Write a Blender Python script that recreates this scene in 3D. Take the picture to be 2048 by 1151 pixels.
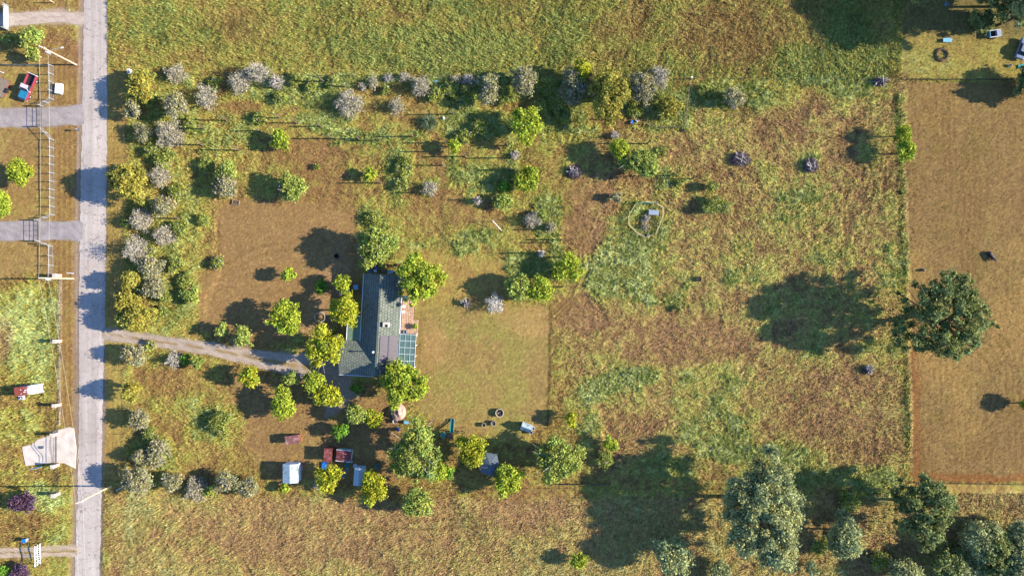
import bpy, bmesh, math, random
import numpy as np
from mathutils import Vector

# ------------------------------------------------------------------ clear, camera, sky, sun, exposure
for o in list(bpy.data.objects):
    bpy.data.objects.remove(o, do_unlink=True)
scene = bpy.context.scene
COL = scene.collection
R = math.radians
S = 0.1          # metres on the ground for one photo pixel
H = 136.5        # height of the drone

cam_d = bpy.data.cameras.new('camera')
cam_d.sensor_width = 36.0
cam_d.lens = 24.0
cam_d.clip_start = 1.0
cam_d.clip_end = 9000.0
cam = bpy.data.objects.new('camera', cam_d)
COL.objects.link(cam)
cam.location = (0, 0, H)
cam.rotation_euler = (0, 0, 0)
scene.camera = cam

SUN_EL = 23.5
world = bpy.data.worlds.new('World')
scene.world = world
world.use_nodes = True
wn = world.node_tree.nodes
wl = world.node_tree.links
bg = wn['Background']
sky = wn.new('ShaderNodeTexSky')
sky.sky_type = 'NISHITA'
sky.sun_disc = False
sky.sun_elevation = R(SUN_EL)
sky.sun_rotation = R(90)
sky.air_density = 1.0
sky.dust_density = 0.1
sky.ozone_density = 4.0
bg.inputs['Strength'].default_value = 0.1
wl.new(sky.outputs[0], bg.inputs['Color'])

sun_d = bpy.data.lights.new('sun', 'SUN')
sun_d.energy = 5.0
sun_d.angle = R(0.5)
SUNC = (1.0, 0.84, 0.60)          # low morning sun
sun_d.color = SUNC
sun = bpy.data.objects.new('sun', sun_d)
COL.objects.link(sun)
sun.rotation_euler = (0, R(90 - SUN_EL), 0)
sun.location = (60, 0, 60)

vs = scene.view_settings
vs.view_transform = 'Standard'
vs.look = 'None'
vs.exposure = 1.98
vs.gamma = 1.0
vs.use_curve_mapping = False
scene.render.engine = 'CYCLES'
scene.cycles.max_bounces = 6
scene.cycles.transparent_max_bounces = 12

# ------------------------------------------------------------------ small helpers
K = 0.50         # photo brightness -> real albedo


def lin(c):
    c = np.asarray(c, dtype=float) / 255.0
    return np.where(c <= 0.04045, c / 12.92, ((c + 0.055) / 1.055) ** 2.4)


WB = np.array([1.0 / c ** 0.5 for c in SUNC])      # the photo's colours were seen under this warm light


def C(r, g, b, k=K):
    return tuple(np.clip(lin((r, g, b)) * k * WB, 0, .82))


def P(px, py, z=0.0):
    """photo pixel + height above ground -> world x, y"""
    f = S * (H - z) / H
    return ((px - 1024.0) * f, (575.5 - py) * f)


_tab = np.random.default_rng(7).random((512, 512)).astype(np.float32)


def vn(x, y, scale, seed=0):
    u = x / scale + seed * 17.37
    v = y / scale + seed * 9.71
    i = np.floor(u).astype(np.int64)
    j = np.floor(v).astype(np.int64)
    a = u - i
    b = v - j
    a = a * a * (3 - 2 * a)
    b = b * b * (3 - 2 * b)
    i0, j0, i1, j1 = i % 512, j % 512, (i + 1) % 512, (j + 1) % 512
    return ((_tab[j0, i0] * (1 - a) + _tab[j0, i1] * a) * (1 - b) +
            (_tab[j1, i0] * (1 - a) + _tab[j1, i1] * a) * b)


def fbm(x, y, scale, seed=0, octs=4, gain=0.55):
    t = 0.0
    amp = 1.0
    n = 0.0
    for k in range(octs):
        t = t + amp * vn(x, y, scale / 2 ** k, seed + k * 3)
        n += amp
        amp *= gain
    return t / n


def sstep(a, b, x):
    t = np.clip((x - a) / (b - a), 0, 1)
    return t * t * (3 - 2 * t)


def np_mesh(name, verts, faces, cols=None, mat=None):
    """fast mesh: verts (N,3), faces (M,k)"""
    verts = np.ascontiguousarray(verts, dtype=np.float32)
    faces = np.ascontiguousarray(faces, dtype=np.int32)
    m, k = faces.shape
    me = bpy.data.meshes.new(name)
    me.vertices.add(len(verts))
    me.vertices.foreach_set('co', verts.ravel())
    me.loops.add(m * k)
    me.loops.foreach_set('vertex_index', faces.ravel())
    me.polygons.add(m)
    me.polygons.foreach_set('loop_start', np.arange(0, m * k, k, dtype=np.int32))
    me.polygons.foreach_set('loop_total', np.full(m, k, dtype=np.int32))
    if cols is not None:
        at = me.color_attributes.new('Col', 'FLOAT_COLOR', 'POINT')
        c4 = np.ones((len(verts), 4), dtype=np.float32)
        c4[:, :3] = cols
        at.data.foreach_set('color', c4.ravel())
    me.update()
    me.validate()
    if mat is not None:
        me.materials.append(mat)
    return me


def link(name, me, parent=None, loc=None, rotz=None):
    o = bpy.data.objects.new(name, me)
    COL.objects.link(o)
    if parent is not None:
        o.parent = parent
    if loc is not None:
        o.location = loc
    if rotz is not None:
        o.rotation_euler = (0, 0, rotz)
    return o


def tag(o, label, cat=None, group=None, kind=None):
    o['label'] = label
    if cat:
        o['category'] = cat
    if group:
        o['group'] = group
    if kind:
        o['kind'] = kind
    return o


def thing(name, label, cat, loc=(0, 0, 0), rotz=0.0, group=None):
    o = bpy.data.objects.new(name, None)
    COL.objects.link(o)
    o.location = loc
    o.rotation_euler = (0, 0, rotz)
    o.empty_display_size = 0.3
    return tag(o, label, cat, group)


class B:
    """collects boxes, tubes and polygons into one mesh"""

    def __init__(self):
        self.v = []
        self.f = []

    def add(self, vs_, fs_):
        n = len(self.v)
        self.v += [tuple(p) for p in vs_]
        self.f += [tuple(i + n for i in f) for f in fs_]
        return self

    def box(self, c, s, rz=0.0, ry=0.0, rx=0.0):
        hx, hy, hz = s[0] / 2, s[1] / 2, s[2] / 2
        from mathutils import Euler
        m = Euler((rx, ry, rz)).to_matrix()
        pts = []
        for x, y, z in ((-1, -1, -1), (1, -1, -1), (1, 1, -1), (-1, 1, -1), (-1, -1, 1), (1, -1, 1), (1, 1, 1), (-1, 1, 1)):
            p = m @ Vector((x * hx, y * hy, z * hz))
            pts.append((p.x + c[0], p.y + c[1], p.z + c[2]))
        return self.add(pts, [(0, 3, 2, 1), (4, 5, 6, 7), (0, 1, 5, 4), (1, 2, 6, 5), (2, 3, 7, 6), (3, 0, 4, 7)])

    def tube(self, p0, p1, r0, r1=None, n=8, cap=True):
        r1 = r0 if r1 is None else r1
        p0 = Vector(p0)
        p1 = Vector(p1)
        d = (p1 - p0)
        if d.length < 1e-6:
            return self
        d.normalize()
        a = d.orthogonal().normalized()
        b = d.cross(a)
        pts = []
        for p, r in ((p0, r0), (p1, r1)):
            for k in range(n):
                t = 2 * math.pi * k / n
                pts.append(p + a * (r * math.cos(t)) + b * (r * math.sin(t)))
        fs = [(k, (k + 1) % n, n + (k + 1) % n, n + k) for k in range(n)]
        if cap:
            fs += [tuple(reversed(range(n))), tuple(range(n, 2 * n))]
        return self.add(pts, fs)

    def path(self, pts, r, n=6):
        for a, b in zip(pts[:-1], pts[1:]):
            self.tube(a, b, r, r, n)
        return self

    def prism(self, pts, z0, z1):
        n = len(pts)
        v = [(p[0], p[1], z0) for p in pts] + [(p[0], p[1], z1) for p in pts]
        fs = [tuple(reversed(range(n))), tuple(range(n, 2 * n))]
        fs += [(k, (k + 1) % n, n + (k + 1) % n, n + k) for k in range(n)]
        return self.add(v, fs)

    def slab(self, quad, t):
        """a thick sheet through four points, thickness t downwards"""
        v = [tuple(p) for p in quad] + [(p[0], p[1], p[2] - t) for p in quad]
        return self.add(v, [(0, 1, 2, 3), (7, 6, 5, 4), (0, 4, 5, 1), (1, 5, 6, 2), (2, 6, 7, 3), (3, 7, 4, 0)])

    def lathe(self, prof, n=20, c=(0, 0, 0)):
        pts = []
        for r, z in prof:
            for k in range(n):
                t = 2 * math.pi * k / n
                pts.append((c[0] + r * math.cos(t), c[1] + r * math.sin(t), c[2] + z))
        fs = []
        for i in range(len(prof) - 1):
            for k in range(n):
                fs.append((i * n + k, i * n + (k + 1) % n, (i + 1) * n + (k + 1) % n, (i + 1) * n + k))
        return self.add(pts, fs)

    def mesh(self, name, mat):
        me = bpy.data.meshes.new(name)
        me.from_pydata(self.v, [], self.f)
        me.materials.append(mat)
        bm = bmesh.new()
        bm.from_mesh(me)
        bmesh.ops.recalc_face_normals(bm, faces=bm.faces)
        bm.to_mesh(me)
        bm.free()
        me.update()
        return me

    def build(self, name, mat, parent=None, loc=None, rotz=None, smooth=False, bevel=0.0):
        me = self.mesh(name, mat)
        if smooth:
            for p in me.polygons:
                p.use_smooth = True
        o = link(name, me, parent, loc, rotz)
        if bevel > 0:
            md = o.modifiers.new('bevel', 'BEVEL')
            md.width = bevel
            md.segments = 2
            md.limit_method = 'ANGLE'
        return o


# ------------------------------------------------------------------ materials
MATS = {}


def nodes(name):
    m = bpy.data.materials.new(name)
    m.use_nodes = True
    return m, m.node_tree.nodes, m.node_tree.links, m.node_tree.nodes['Principled BSDF']


def mat(name, rgb, rough=0.8, metal=0.0, var=0.18, scale=3.0, spec=0.3, bump=0.0):
    """plain paint / wood / metal with uneven wear"""
    if name in MATS:
        return MATS[name]
    m, n, l, bs = nodes(name)
    tc = n.new('ShaderNodeTexCoord')
    no = n.new('ShaderNodeTexNoise')
    no.inputs['Scale'].default_value = scale
    no.inputs['Detail'].default_value = 6
    l.new(tc.outputs['Object'], no.inputs['Vector'])
    rp = n.new('ShaderNodeValToRGB')
    rp.color_ramp.elements[0].position = 0.3
    rp.color_ramp.elements[1].position = 0.7
    a = [max(0, c * (1 - var * 1.6)) for c in rgb]
    b = [min(1, c * (1 + var)) for c in rgb]
    rp.color_ramp.elements[0].color = (*a, 1)
    rp.color_ramp.elements[1].color = (*b, 1)
    l.new(no.outputs['Fac'], rp.inputs['Fac'])
    l.new(rp.outputs['Color'], bs.inputs['Base Color'])
    bs.inputs['Roughness'].default_value = rough
    bs.inputs['Metallic'].default_value = metal
    bs.inputs['Specular IOR Level'].default_value = spec
    if bump:
        bp = n.new('ShaderNodeBump')
        bp.inputs['Strength'].default_value = bump
        l.new(no.outputs['Fac'], bp.inputs['Height'])
        l.new(bp.outputs['Normal'], bs.inputs['Normal'])
    MATS[name] = m
    return m


def mat_rust(name, paint, rust, amount=0.5, scale=1.6, metal=0.0, axis=None, axis_at=0.0, axis_w=1.0):
    if name in MATS:
        return MATS[name]
    m, n, l, bs = nodes(name)
    tc = n.new('ShaderNodeTexCoord')
    no = n.new('ShaderNodeTexNoise')
    no.inputs['Scale'].default_value = scale
    no.inputs['Detail'].default_value = 8
    no.inputs['Roughness'].default_value = 0.65
    l.new(tc.outputs['Object'], no.inputs['Vector'])
    src = no.outputs['Fac']
    if axis is not None:
        sx = n.new('ShaderNodeSeparateXYZ')
        l.new(tc.outputs['Object'], sx.inputs[0])
        mr = n.new('ShaderNodeMapRange')
        mr.inputs['From Min'].default_value = axis_at - axis_w
        mr.inputs['From Max'].default_value = axis_at + axis_w
        mr.inputs['To Min'].default_value = -0.28
        mr.inputs['To Max'].default_value = 0.28
        l.new(sx.outputs[axis], mr.inputs['Value'])
        ad = n.new('ShaderNodeMath')
        ad.operation = 'ADD'
        l.new(src, ad.inputs[0])
        l.new(mr.outputs[0], ad.inputs[1])
        src = ad.outputs[0]
    rp = n.new('ShaderNodeValToRGB')
    e = rp.color_ramp.elements
    e[0].position = max(0.0, amount - 0.12)
    e[1].position = min(1.0, amount + 0.1)
    e[0].color = (*rust, 1)
    e[1].color = (*paint, 1)
    mid = e.new(amount)
    mid.color = (*[0.6 * a + 0.15 * b for a, b in zip(rust, paint)], 1)
    l.new(src, rp.inputs['Fac'])
    l.new(rp.outputs['Color'], bs.inputs['Base Color'])
    bs.inputs['Roughness'].default_value = 0.7
    bs.inputs['Metallic'].default_value = metal
    bs.inputs['Specular IOR Level'].default_value = 0.3
    MATS[name] = m
    return m


def mat_col(name, rough=1.0, trans=0.0, scale=6.0, amp=0.35, bump=0.0):
    """surface colour from the mesh's own colour attribute with fine procedural variation"""
    m, n, l, bs = nodes(name)
    at = n.new('ShaderNodeAttribute')
    at.attribute_name = 'Col'
    tc = n.new('ShaderNodeTexCoord')
    no = n.new('ShaderNodeTexNoise')
    no.inputs['Scale'].default_value = scale
    no.inputs['Detail'].default_value = 5
    no.inputs['Roughness'].default_value = 0.7
    l.new(tc.outputs['Object'], no.inputs['Vector'])
    mr = n.new('ShaderNodeMapRange')
    mr.inputs['From Min'].default_value = 0.25
    mr.inputs['From Max'].default_value = 0.75
    mr.inputs['To Min'].default_value = 1 - amp
    mr.inputs['To Max'].default_value = 1 + amp
    l.new(no.outputs['Fac'], mr.inputs['Value'])
    mx = n.new('ShaderNodeVectorMath')
    mx.operation = 'SCALE'
    l.new(at.outputs['Color'], mx.inputs[0])
    l.new(mr.outputs[0], mx.inputs['Scale'])
    l.new(mx.outputs[0], bs.inputs['Base Color'])
    bs.inputs['Roughness'].default_value = rough
    bs.inputs['Specular IOR Level'].default_value = 0.08
    if bump:
        bp = n.new('ShaderNodeBump')
        bp.inputs['Strength'].default_value = bump
        bp.inputs['Distance'].default_value = 0.12
        l.new(no.outputs['Fac'], bp.inputs['Height'])
        l.new(bp.outputs['Normal'], bs.inputs['Normal'])
    if trans:
        tr = n.new('ShaderNodeBsdfTranslucent')
        l.new(mx.outputs[0], tr.inputs['Color'])
        ms = n.new('ShaderNodeMixShader')
        ms.inputs[0].default_value = trans
        l.new(bs.outputs[0], ms.inputs[1])
        l.new(tr.outputs[0], ms.inputs[2])
        l.new(ms.outputs[0], n['Material Output'].inputs['Surface'])
    MATS[name] = m
    return m


def mat_road():
    m, n, l, bs = nodes('worn_road')
    tc = n.new('ShaderNodeTexCoord')
    big = n.new('ShaderNodeTexNoise')
    big.inputs['Scale'].default_value = 0.12
    big.inputs['Detail'].default_value = 8
    big.inputs['Roughness'].default_value = 0.65
    l.new(tc.outputs['Object'], big.inputs['Vector'])
    rp = n.new('ShaderNodeValToRGB')
    rp.color_ramp.elements[0].position = 0.25
    rp.color_ramp.elements[1].position = 0.75
    rp.color_ramp.elements[0].color = (*C(178, 162, 150), 1)
    rp.color_ramp.elements[1].color = (*C(212, 198, 186), 1)
    l.new(big.outputs['Fac'], rp.inputs['Fac'])
    # cracks: warped cells, and transverse breaks every few metres
    wp = n.new('ShaderNodeTexNoise')
    wp.inputs['Scale'].default_value = 0.5
    l.new(tc.outputs['Object'], wp.inputs['Vector'])
    mixv = n.new('ShaderNodeMixRGB')
    mixv.inputs[0].default_value = 0.12
    l.new(tc.outputs['Object'], mixv.inputs[1])
    sc_ = n.new('ShaderNodeVectorMath')
    sc_.operation = 'SCALE'
    sc_.inputs['Scale'].default_value = 22.0
    l.new(wp.outputs['Color'], sc_.inputs[0])
    l.new(sc_.outputs[0], mixv.inputs[2])
    mp = n.new('ShaderNodeMapping')
    mp.inputs['Scale'].default_value = (0.3, 0.8, 1)
    l.new(mixv.outputs[0], mp.inputs['Vector'])
    vo = n.new('ShaderNodeTexVoronoi')
    vo.feature = 'DISTANCE_TO_EDGE'
    vo.inputs['Scale'].default_value = 0.8
    l.new(mp.outputs[0], vo.inputs['Vector'])
    cr = n.new('ShaderNodeValToRGB')
    cr.color_ramp.elements[0].position = 0.0
    cr.color_ramp.elements[0].color = (1, 1, 1, 1)
    cr.color_ramp.elements[1].position = 0.022
    cr.color_ramp.elements[1].color = (0, 0, 0, 1)
    l.new(vo.outputs['Distance'], cr.inputs['Fac'])
    lm_ = n.new('ShaderNodeMapping')
    lm_.inputs['Scale'].default_value = (1.1, .025, 1)
    l.new(tc.outputs['Object'], lm_.inputs['Vector'])
    ln2 = n.new('ShaderNodeTexNoise')
    ln2.inputs['Scale'].default_value = 1.0
    ln2.inputs['Detail'].default_value = 4
    l.new(lm_.outputs[0], ln2.inputs['Vector'])
    lr = n.new('ShaderNodeMapRange')
    lr.inputs['From Min'].default_value = .3
    lr.inputs['From Max'].default_value = .7
    lr.inputs['To Min'].default_value = .8
    lr.inputs['To Max'].default_value = 1.08
    l.new(ln2.outputs['Fac'], lr.inputs['Value'])
    lsx = n.new('ShaderNodeVectorMath')
    lsx.operation = 'SCALE'
    l.new(rp.outputs['Color'], lsx.inputs[0])
    l.new(lr.outputs[0], lsx.inputs['Scale'])
    dk = n.new('ShaderNodeMixRGB')
    dk.blend_type = 'MIX'
    l.new(cr.outputs['Color'], dk.inputs[0])
    l.new(lsx.outputs[0], dk.inputs[1])
    dk.inputs[2].default_value = (*C(142, 130, 120), 1)
    l.new(dk.outputs[0], bs.inputs['Base Color'])
    bs.inputs['Roughness'].default_value = 0.9
    bs.inputs['Specular IOR Level'].default_value = 0.2
    return m


def mat_shingle(name, rgb, col2):
    m, n, l, bs = nodes(name)
    tc = n.new('ShaderNodeTexCoord')
    mp = n.new('ShaderNodeMapping')
    mp.inputs['Rotation'].default_value = (0, 0, R(90))
    l.new(tc.outputs['Object'], mp.inputs['Vector'])
    br = n.new('ShaderNodeTexBrick')
    br.inputs['Scale'].default_value = 1.0
    br.inputs['Mortar Size'].default_value = 0.06
    br.inputs['Brick Width'].default_value = 0.6
    br.inputs['Row Height'].default_value = 0.5
    br.inputs['Color1'].default_value = (*rgb, 1)
    br.inputs['Color2'].default_value = (*col2, 1)
    br.inputs['Mortar'].default_value = (*[c * 0.48 for c in rgb], 1)
    l.new(mp.outputs[0], br.inputs['Vector'])
    no = n.new('ShaderNodeTexNoise')
    no.inputs['Scale'].default_value = 1.1
    no.inputs['Detail'].default_value = 7
    l.new(tc.outputs['Object'], no.inputs['Vector'])
    mr = n.new('ShaderNodeMapRange')
    mr.inputs['To Min'].default_value = 0.72
    mr.inputs['To Max'].default_value = 1.28
    l.new(no.outputs['Fac'], mr.inputs['Value'])
    mx = n.new('ShaderNodeVectorMath')
    mx.operation = 'SCALE'
    l.new(br.outputs['Color'], mx.inputs[0])
    l.new(mr.outputs[0], mx.inputs['Scale'])
    l.new(mx.outputs[0], bs.inputs['Base Color'])
    bp = n.new('ShaderNodeBump')
    bp.inputs['Strength'].default_value = 0.6
    bp.inputs['Distance'].default_value = 0.05
    l.new(br.outputs['Fac'], bp.inputs['Height'])
    bp.invert = True
    l.new(bp.outputs['Normal'], bs.inputs['Normal'])
    bs.inputs['Roughness'].default_value = 0.85
    bs.inputs['Specular IOR Level'].default_value = 0.25
    MATS[name] = m
    return m


def mat_panel(name, rgb, alpha):
    """clear corrugated plastic sheet"""
    m, n, l, bs = nodes(name)
    tr = n.new('ShaderNodeBsdfTransparent')
    tr.inputs['Color'].default_value = (*[min(1, c * 2 + 0.25) for c in rgb], 1)
    no = n.new('ShaderNodeTexNoise')
    no.inputs['Scale'].default_value = 1.3
    tc = n.new('ShaderNodeTexCoord')
    l.new(tc.outputs['Object'], no.inputs['Vector'])
    mr = n.new('ShaderNodeMapRange')
    mr.inputs['To Min'].default_value = alpha - 0.15
    mr.inputs['To Max'].default_value = alpha + 0.15
    l.new(no.outputs['Fac'], mr.inputs['Value'])
    bs.inputs['Base Color'].default_value = (*rgb, 1)
    bs.inputs['Roughness'].default_value = 0.3
    ms = n.new('ShaderNodeMixShader')
    l.new(mr.outputs[0], ms.inputs[0])
    l.new(tr.outputs[0], ms.inputs[1])
    l.new(bs.outputs[0], ms.inputs[2])
    l.new(ms.outputs[0], n['Material Output'].inputs['Surface'])
    return m


M_GROUND = mat_col('ground_soil_and_thatch', scale=7.0, amp=0.45, bump=0.5)
M_BLADE = mat_col('grass_blade', trans=0.25, scale=1.2, amp=0.25)
M_LEAF = mat_col('leaf', rough=0.6, trans=0.28, scale=1.6, amp=0.25)
M_TWIG = mat_col('dry_twig', scale=2.0, amp=0.25)
M_BARK = mat('bark', C(105, 85, 65, 0.6), 0.95, var=0.3, scale=4)
M_BARKP = mat('pale_bark', C(215, 205, 192, 0.6), 0.9, var=0.25, scale=4)
M_ROAD = mat_road()
M_GRAVEL = mat_col('gravel', scale=5.0, amp=0.4, bump=0.4)
M_CONC = mat('pale_concrete', C(222, 206, 190, 0.5), 0.9, var=0.12, scale=0.8)
M_WOOD = mat('weathered_wood', C(150, 132, 112), 0.9, var=0.3, scale=5)
M_POSTW = mat('grey_post_wood', C(112, 98, 82), 0.9, var=0.3, scale=5)
M_POLE = mat('utility_pole_wood', C(225, 195, 165), 0.9, var=0.2, scale=4)
M_STEEL = mat('galvanised_steel', C(185, 185, 190), 0.5, 0.3, var=0.12)
M_IRON = mat('black_iron', C(50, 48, 52), 0.6, 0.1, var=0.2)
M_WHITE = mat('white_paint', C(232, 232, 235, 0.6), 0.5, var=0.08)
M_WIRE = mat('aluminium_wire', C(215, 205, 180, 0.5), 0.6, 0.0, var=0.05)
M_BRICKP = mat('pink_brick', C(214, 170, 155), 0.9, var=0.2, scale=6)
M_RED = mat('red_paint', C(150, 60, 75), 0.45, var=0.2)
M_BLUE = mat('blue_plastic', C(40, 120, 205), 0.4, var=0.12)
M_BLUEL = mat('pale_blue_plastic', C(120, 185, 215), 0.5, var=0.12)
M_TEAL = mat('teal_plastic', C(20, 150, 145), 0.35, var=0.12, spec=0.5)
M_GUT = mat('pale_grey_paint', C(200, 208, 210), .5, var=.08)
M_BLACK = mat('black_rubber', C(38, 36, 40), 0.8, var=0.2)
M_GLASS = mat('dark_glass', C(40, 60, 75), 0.1, var=0.05, spec=0.6)
M_RUSTY = mat_rust('rusty_sheet', C(150, 95, 80), C(120, 50, 45), 0.5)
M_RUSTR = mat_rust('red_rust_roof', C(165, 95, 90), C(125, 48, 45), 0.48)
M_RUSTP = mat_rust('pink_rust_roof', C(175, 135, 125), C(135, 80, 75), 0.5)
M_TIN = mat_rust('pale_tin_roof', C(180, 198, 200), C(140, 142, 140), 0.36, 1.0)
M_ROOF = mat_shingle('green_grey_shingle', C(124, 130, 116), C(104, 111, 100))
M_PORCH = mat('green_metal_sheet', C(118, 142, 112), 0.5, var=0.1, scale=1.2)
M_WALL = mat('beige_siding', C(200, 190, 170), 0.85, var=0.08)
M_SOLAR = mat('solar_cell', C(92, 84, 92), 0.3, var=0.12, spec=0.4)
M_PLASTIC = mat_panel('clear_green_plastic', C(112, 145, 140), 0.5)
M_TERRA = mat('terracotta_paver', C(222, 182, 150), 0.9, var=0.25, scale=3)
M_GROUT = mat('dark_grout', C(130, 95, 75), 0.95)
M_STONE = mat('pale_stone', C(205, 190, 165), 0.9, var=0.2)
M_SOIL = mat('soil', C(110, 85, 65), 1.0, var=0.3)
M_TARP = mat('brown_tarp', C(190, 155, 140), 0.6, var=0.3, scale=1.5)
M_SHADE = mat('charcoal_cloth', C(92, 105, 115), 0.8, var=0.15)
M_GREYT = mat('grey_plastic', C(150, 160, 175), 0.5, var=0.06)

# ------------------------------------------------------------------ the ground: masks in photo pixels
FX, FY, ST = 110.04, 64.12, 0.28
fx = -FX + ST * np.arange(int(round(2 * FX / ST)) + 1)
fy = -FY + ST * np.arange(int(round(2 * FY / ST)) + 1)
outer = np.array([0.6, 1.6, 3.5, 7, 14, 28, 60, 120, 260, 600, 1400, 3500.0])
xs = np.concatenate([-FX - outer[::-1], fx, FX + outer])
ys = np.concatenate([-FY - outer[::-1], fy, FY + outer])
GX, GY = np.meshgrid(xs, ys)
PX = GX / S + 1024.0
PY = 575.5 - GY / S
wob = (fbm(GX, GY, 3.0, 11, 3) - 0.5) * 22
wob2 = (fbm(GX, GY, 3.0, 23, 3) - 0.5) * 22


def poly(pts, soft=6, ragged=1.0):
    X = PX + wob * ragged
    Y = PY + wob2 * ragged
    pts = np.array(pts, float)
    inside = np.zeros(X.shape, bool)
    d2 = np.full(X.shape, 1e12)
    n = len(pts)
    for k in range(n):
        x0, y0 = pts[k]
        x1, y1 = pts[(k + 1) % n]
        cond = ((y0 > Y) != (y1 > Y))
        xi = (x1 - x0) * (Y - y0) / ((y1 - y0) if y1 != y0 else 1e-9) + x0
        inside ^= cond & (X < xi)
        dx, dy = x1 - x0, y1 - y0
        t = np.clip(((X - x0) * dx + (Y - y0) * dy) / (dx * dx + dy * dy + 1e-9), 0, 1)
        d2 = np.minimum(d2, (X - x0 - t * dx) ** 2 + (Y - y0 - t * dy) ** 2)
    d = np.sqrt(d2)
    sd = np.where(inside, d, -d)
    return sstep(-soft, soft, sd)


def line(pts, w, soft=4, ragged=0.3):
    X = PX + wob * ragged
    Y = PY + wob2 * ragged
    d2 = np.full(X.shape, 1e12)
    for (x0, y0), (x1, y1) in zip(pts[:-1], pts[1:]):
        dx, dy = x1 - x0, y1 - y0
        t = np.clip(((X - x0) * dx + (Y - y0) * dy) / (dx * dx + dy * dy + 1e-9), 0, 1)
        d2 = np.minimum(d2, (X - x0 - t * dx) ** 2 + (Y - y0 - t * dy) ** 2)
    return 1 - sstep(w - soft, w + soft, np.sqrt(d2))


def blob(cx, cy, rx, ry, ragged=1.2):
    X = PX + wob * ragged
    Y = PY + wob2 * ragged
    return 1 - sstep(0.55, 1.25, np.sqrt(((X - cx) / rx) ** 2 + ((Y - cy) / ry) ** 2))


n_big = fbm(GX, GY, 16, 1, 4)
n_mid = fbm(GX, GY, 5, 5, 4)
n_fin = fbm(GX, GY, 1.1, 9, 2)

# lushness: 0 brown thatch .. 0.45 straw .. 0.75 yellow green .. 1 deep green
L = 0.42 + (n_big - 0.5) * 0.75 + (n_mid - 0.5) * 0.70
T = np.full(GX.shape, 0.55)          # grass height

north = poly([(218, -3000), (218, 135), (800, 146), (1260, 152), (1806, 160), (1800, -3000)], 5)
L += north * 0.20
T = np.maximum(T, north * 0.9)
L += poly([(255, 140), (440, 140), (430, 420), (400, 520), (410, 640), (240, 660)], 20) * 0.30
T += poly([(255, 140), (440, 140), (430, 420), (400, 520), (410, 640), (240, 660)], 20) * 0.25
for cx, cy, rx, ry, a in [
        (560, 185, 130, 32, .45), (480, 250, 55, 40, .35), (450, 300, 50, 40, .3), (640, 240, 60, 20, .45), (690, 270, 30, 15, .5),
        (740, 275, 60, 15, .45), (830, 270, 30, 14, .4), (800, 335, 36, 50, .4), (905, 335, 18, 42, .35), (950, 250, 90, 32, .5),
        (1000, 175, 200, 32, .5), (1030, 330, 22, 60, .35), (960, 350, 55, 28, .45), (1010, 400, 30, 20, .4), (860, 372, 24, 22, .4),
        (800, 400, 24, 20, .35), (745, 440, 36, 36, .3), (1100, 440, 34, 60, .45), (1125, 520, 40, 55, .45), (1060, 530, 60, 28, .5),
        (945, 465, 16, 14, .4), (1290, 450, 70, 60, .45), (1255, 540, 70, 60, .4), (1210, 560, 30, 70, .55), (1335, 600, 60, 18, .35),
        (1370, 370, 70, 40, .4), (1300, 210, 80, 60, .45), (1375, 215, 18, 50, .5), (1470, 190, 95, 40, .4), (1600, 130, 60, 50, .35),
        (1700, 130, 100, 60, .45), (1690, 60, 60, 60, .4), (1205, 780, 50, 28, .6), (1280, 755, 50, 18, .45), (1180, 850, 30, 18, .35),
        (1440, 870, 80, 45, .3), (1330, 930, 90, 28, .35), (1510, 905, 120, 24, .4), (1600, 940, 60, 40, .35), (1720, 955, 80, 28, .35),
        (430, 850, 70, 50, .45), (310, 905, 50, 40, .45), (340, 800, 60, 40, .25), (800, 95, 120, 60, .4), (980, 110, 170, 46, .35),
        (350, 60, 100, 50, .2), (1130, 50, 60, 40, .3), (690, 160, 200, 14, .5), (620, 620, 50, 18, .1), (90, 60, 40, 40, .1),
        (60, 620, 60, 60, .45), (60, 720, 50, 100, .35), (30, 850, 60, 40, .4), (90, 990, 50, 30, .5), (110, 1060, 30, 40, .35),
        (1480, 530, 40, 60, .25), (1640, 600, 60, 20, .2), (1560, 400, 90, 60, .12), (1750, 330, 40, 80, .2), (1650, 460, 60, 100, .15),
        (300, 720, 40, 30, .15), (540, 300, 40, 20, .15), (740, 345, 30, 25, .25), (990, 480, 40, 20, .1), (1860, 130, 60, 30, .3),
        (1140, 250, 70, 40, .35), (1580, 900, 50, 30, .3), (1760, 970, 50, 40, .35)]:
    b = blob(cx, cy, rx, ry)
    L += b * a
    T += b * a * 0.9
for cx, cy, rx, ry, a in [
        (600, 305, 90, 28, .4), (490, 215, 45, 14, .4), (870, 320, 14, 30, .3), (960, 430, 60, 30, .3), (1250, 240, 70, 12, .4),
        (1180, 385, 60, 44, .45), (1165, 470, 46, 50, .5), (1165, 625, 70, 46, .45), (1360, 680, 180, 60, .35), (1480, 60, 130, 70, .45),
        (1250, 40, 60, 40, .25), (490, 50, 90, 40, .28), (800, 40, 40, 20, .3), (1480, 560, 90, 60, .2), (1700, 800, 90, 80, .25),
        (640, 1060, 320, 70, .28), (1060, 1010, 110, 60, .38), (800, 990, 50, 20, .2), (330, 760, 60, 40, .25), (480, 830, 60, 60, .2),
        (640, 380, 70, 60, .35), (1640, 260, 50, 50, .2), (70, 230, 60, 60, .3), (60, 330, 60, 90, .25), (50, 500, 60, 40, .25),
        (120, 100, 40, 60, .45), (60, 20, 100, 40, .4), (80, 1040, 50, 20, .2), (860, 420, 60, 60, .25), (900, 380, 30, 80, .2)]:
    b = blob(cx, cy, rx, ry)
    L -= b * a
    T -= b * a * 0.5
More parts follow.
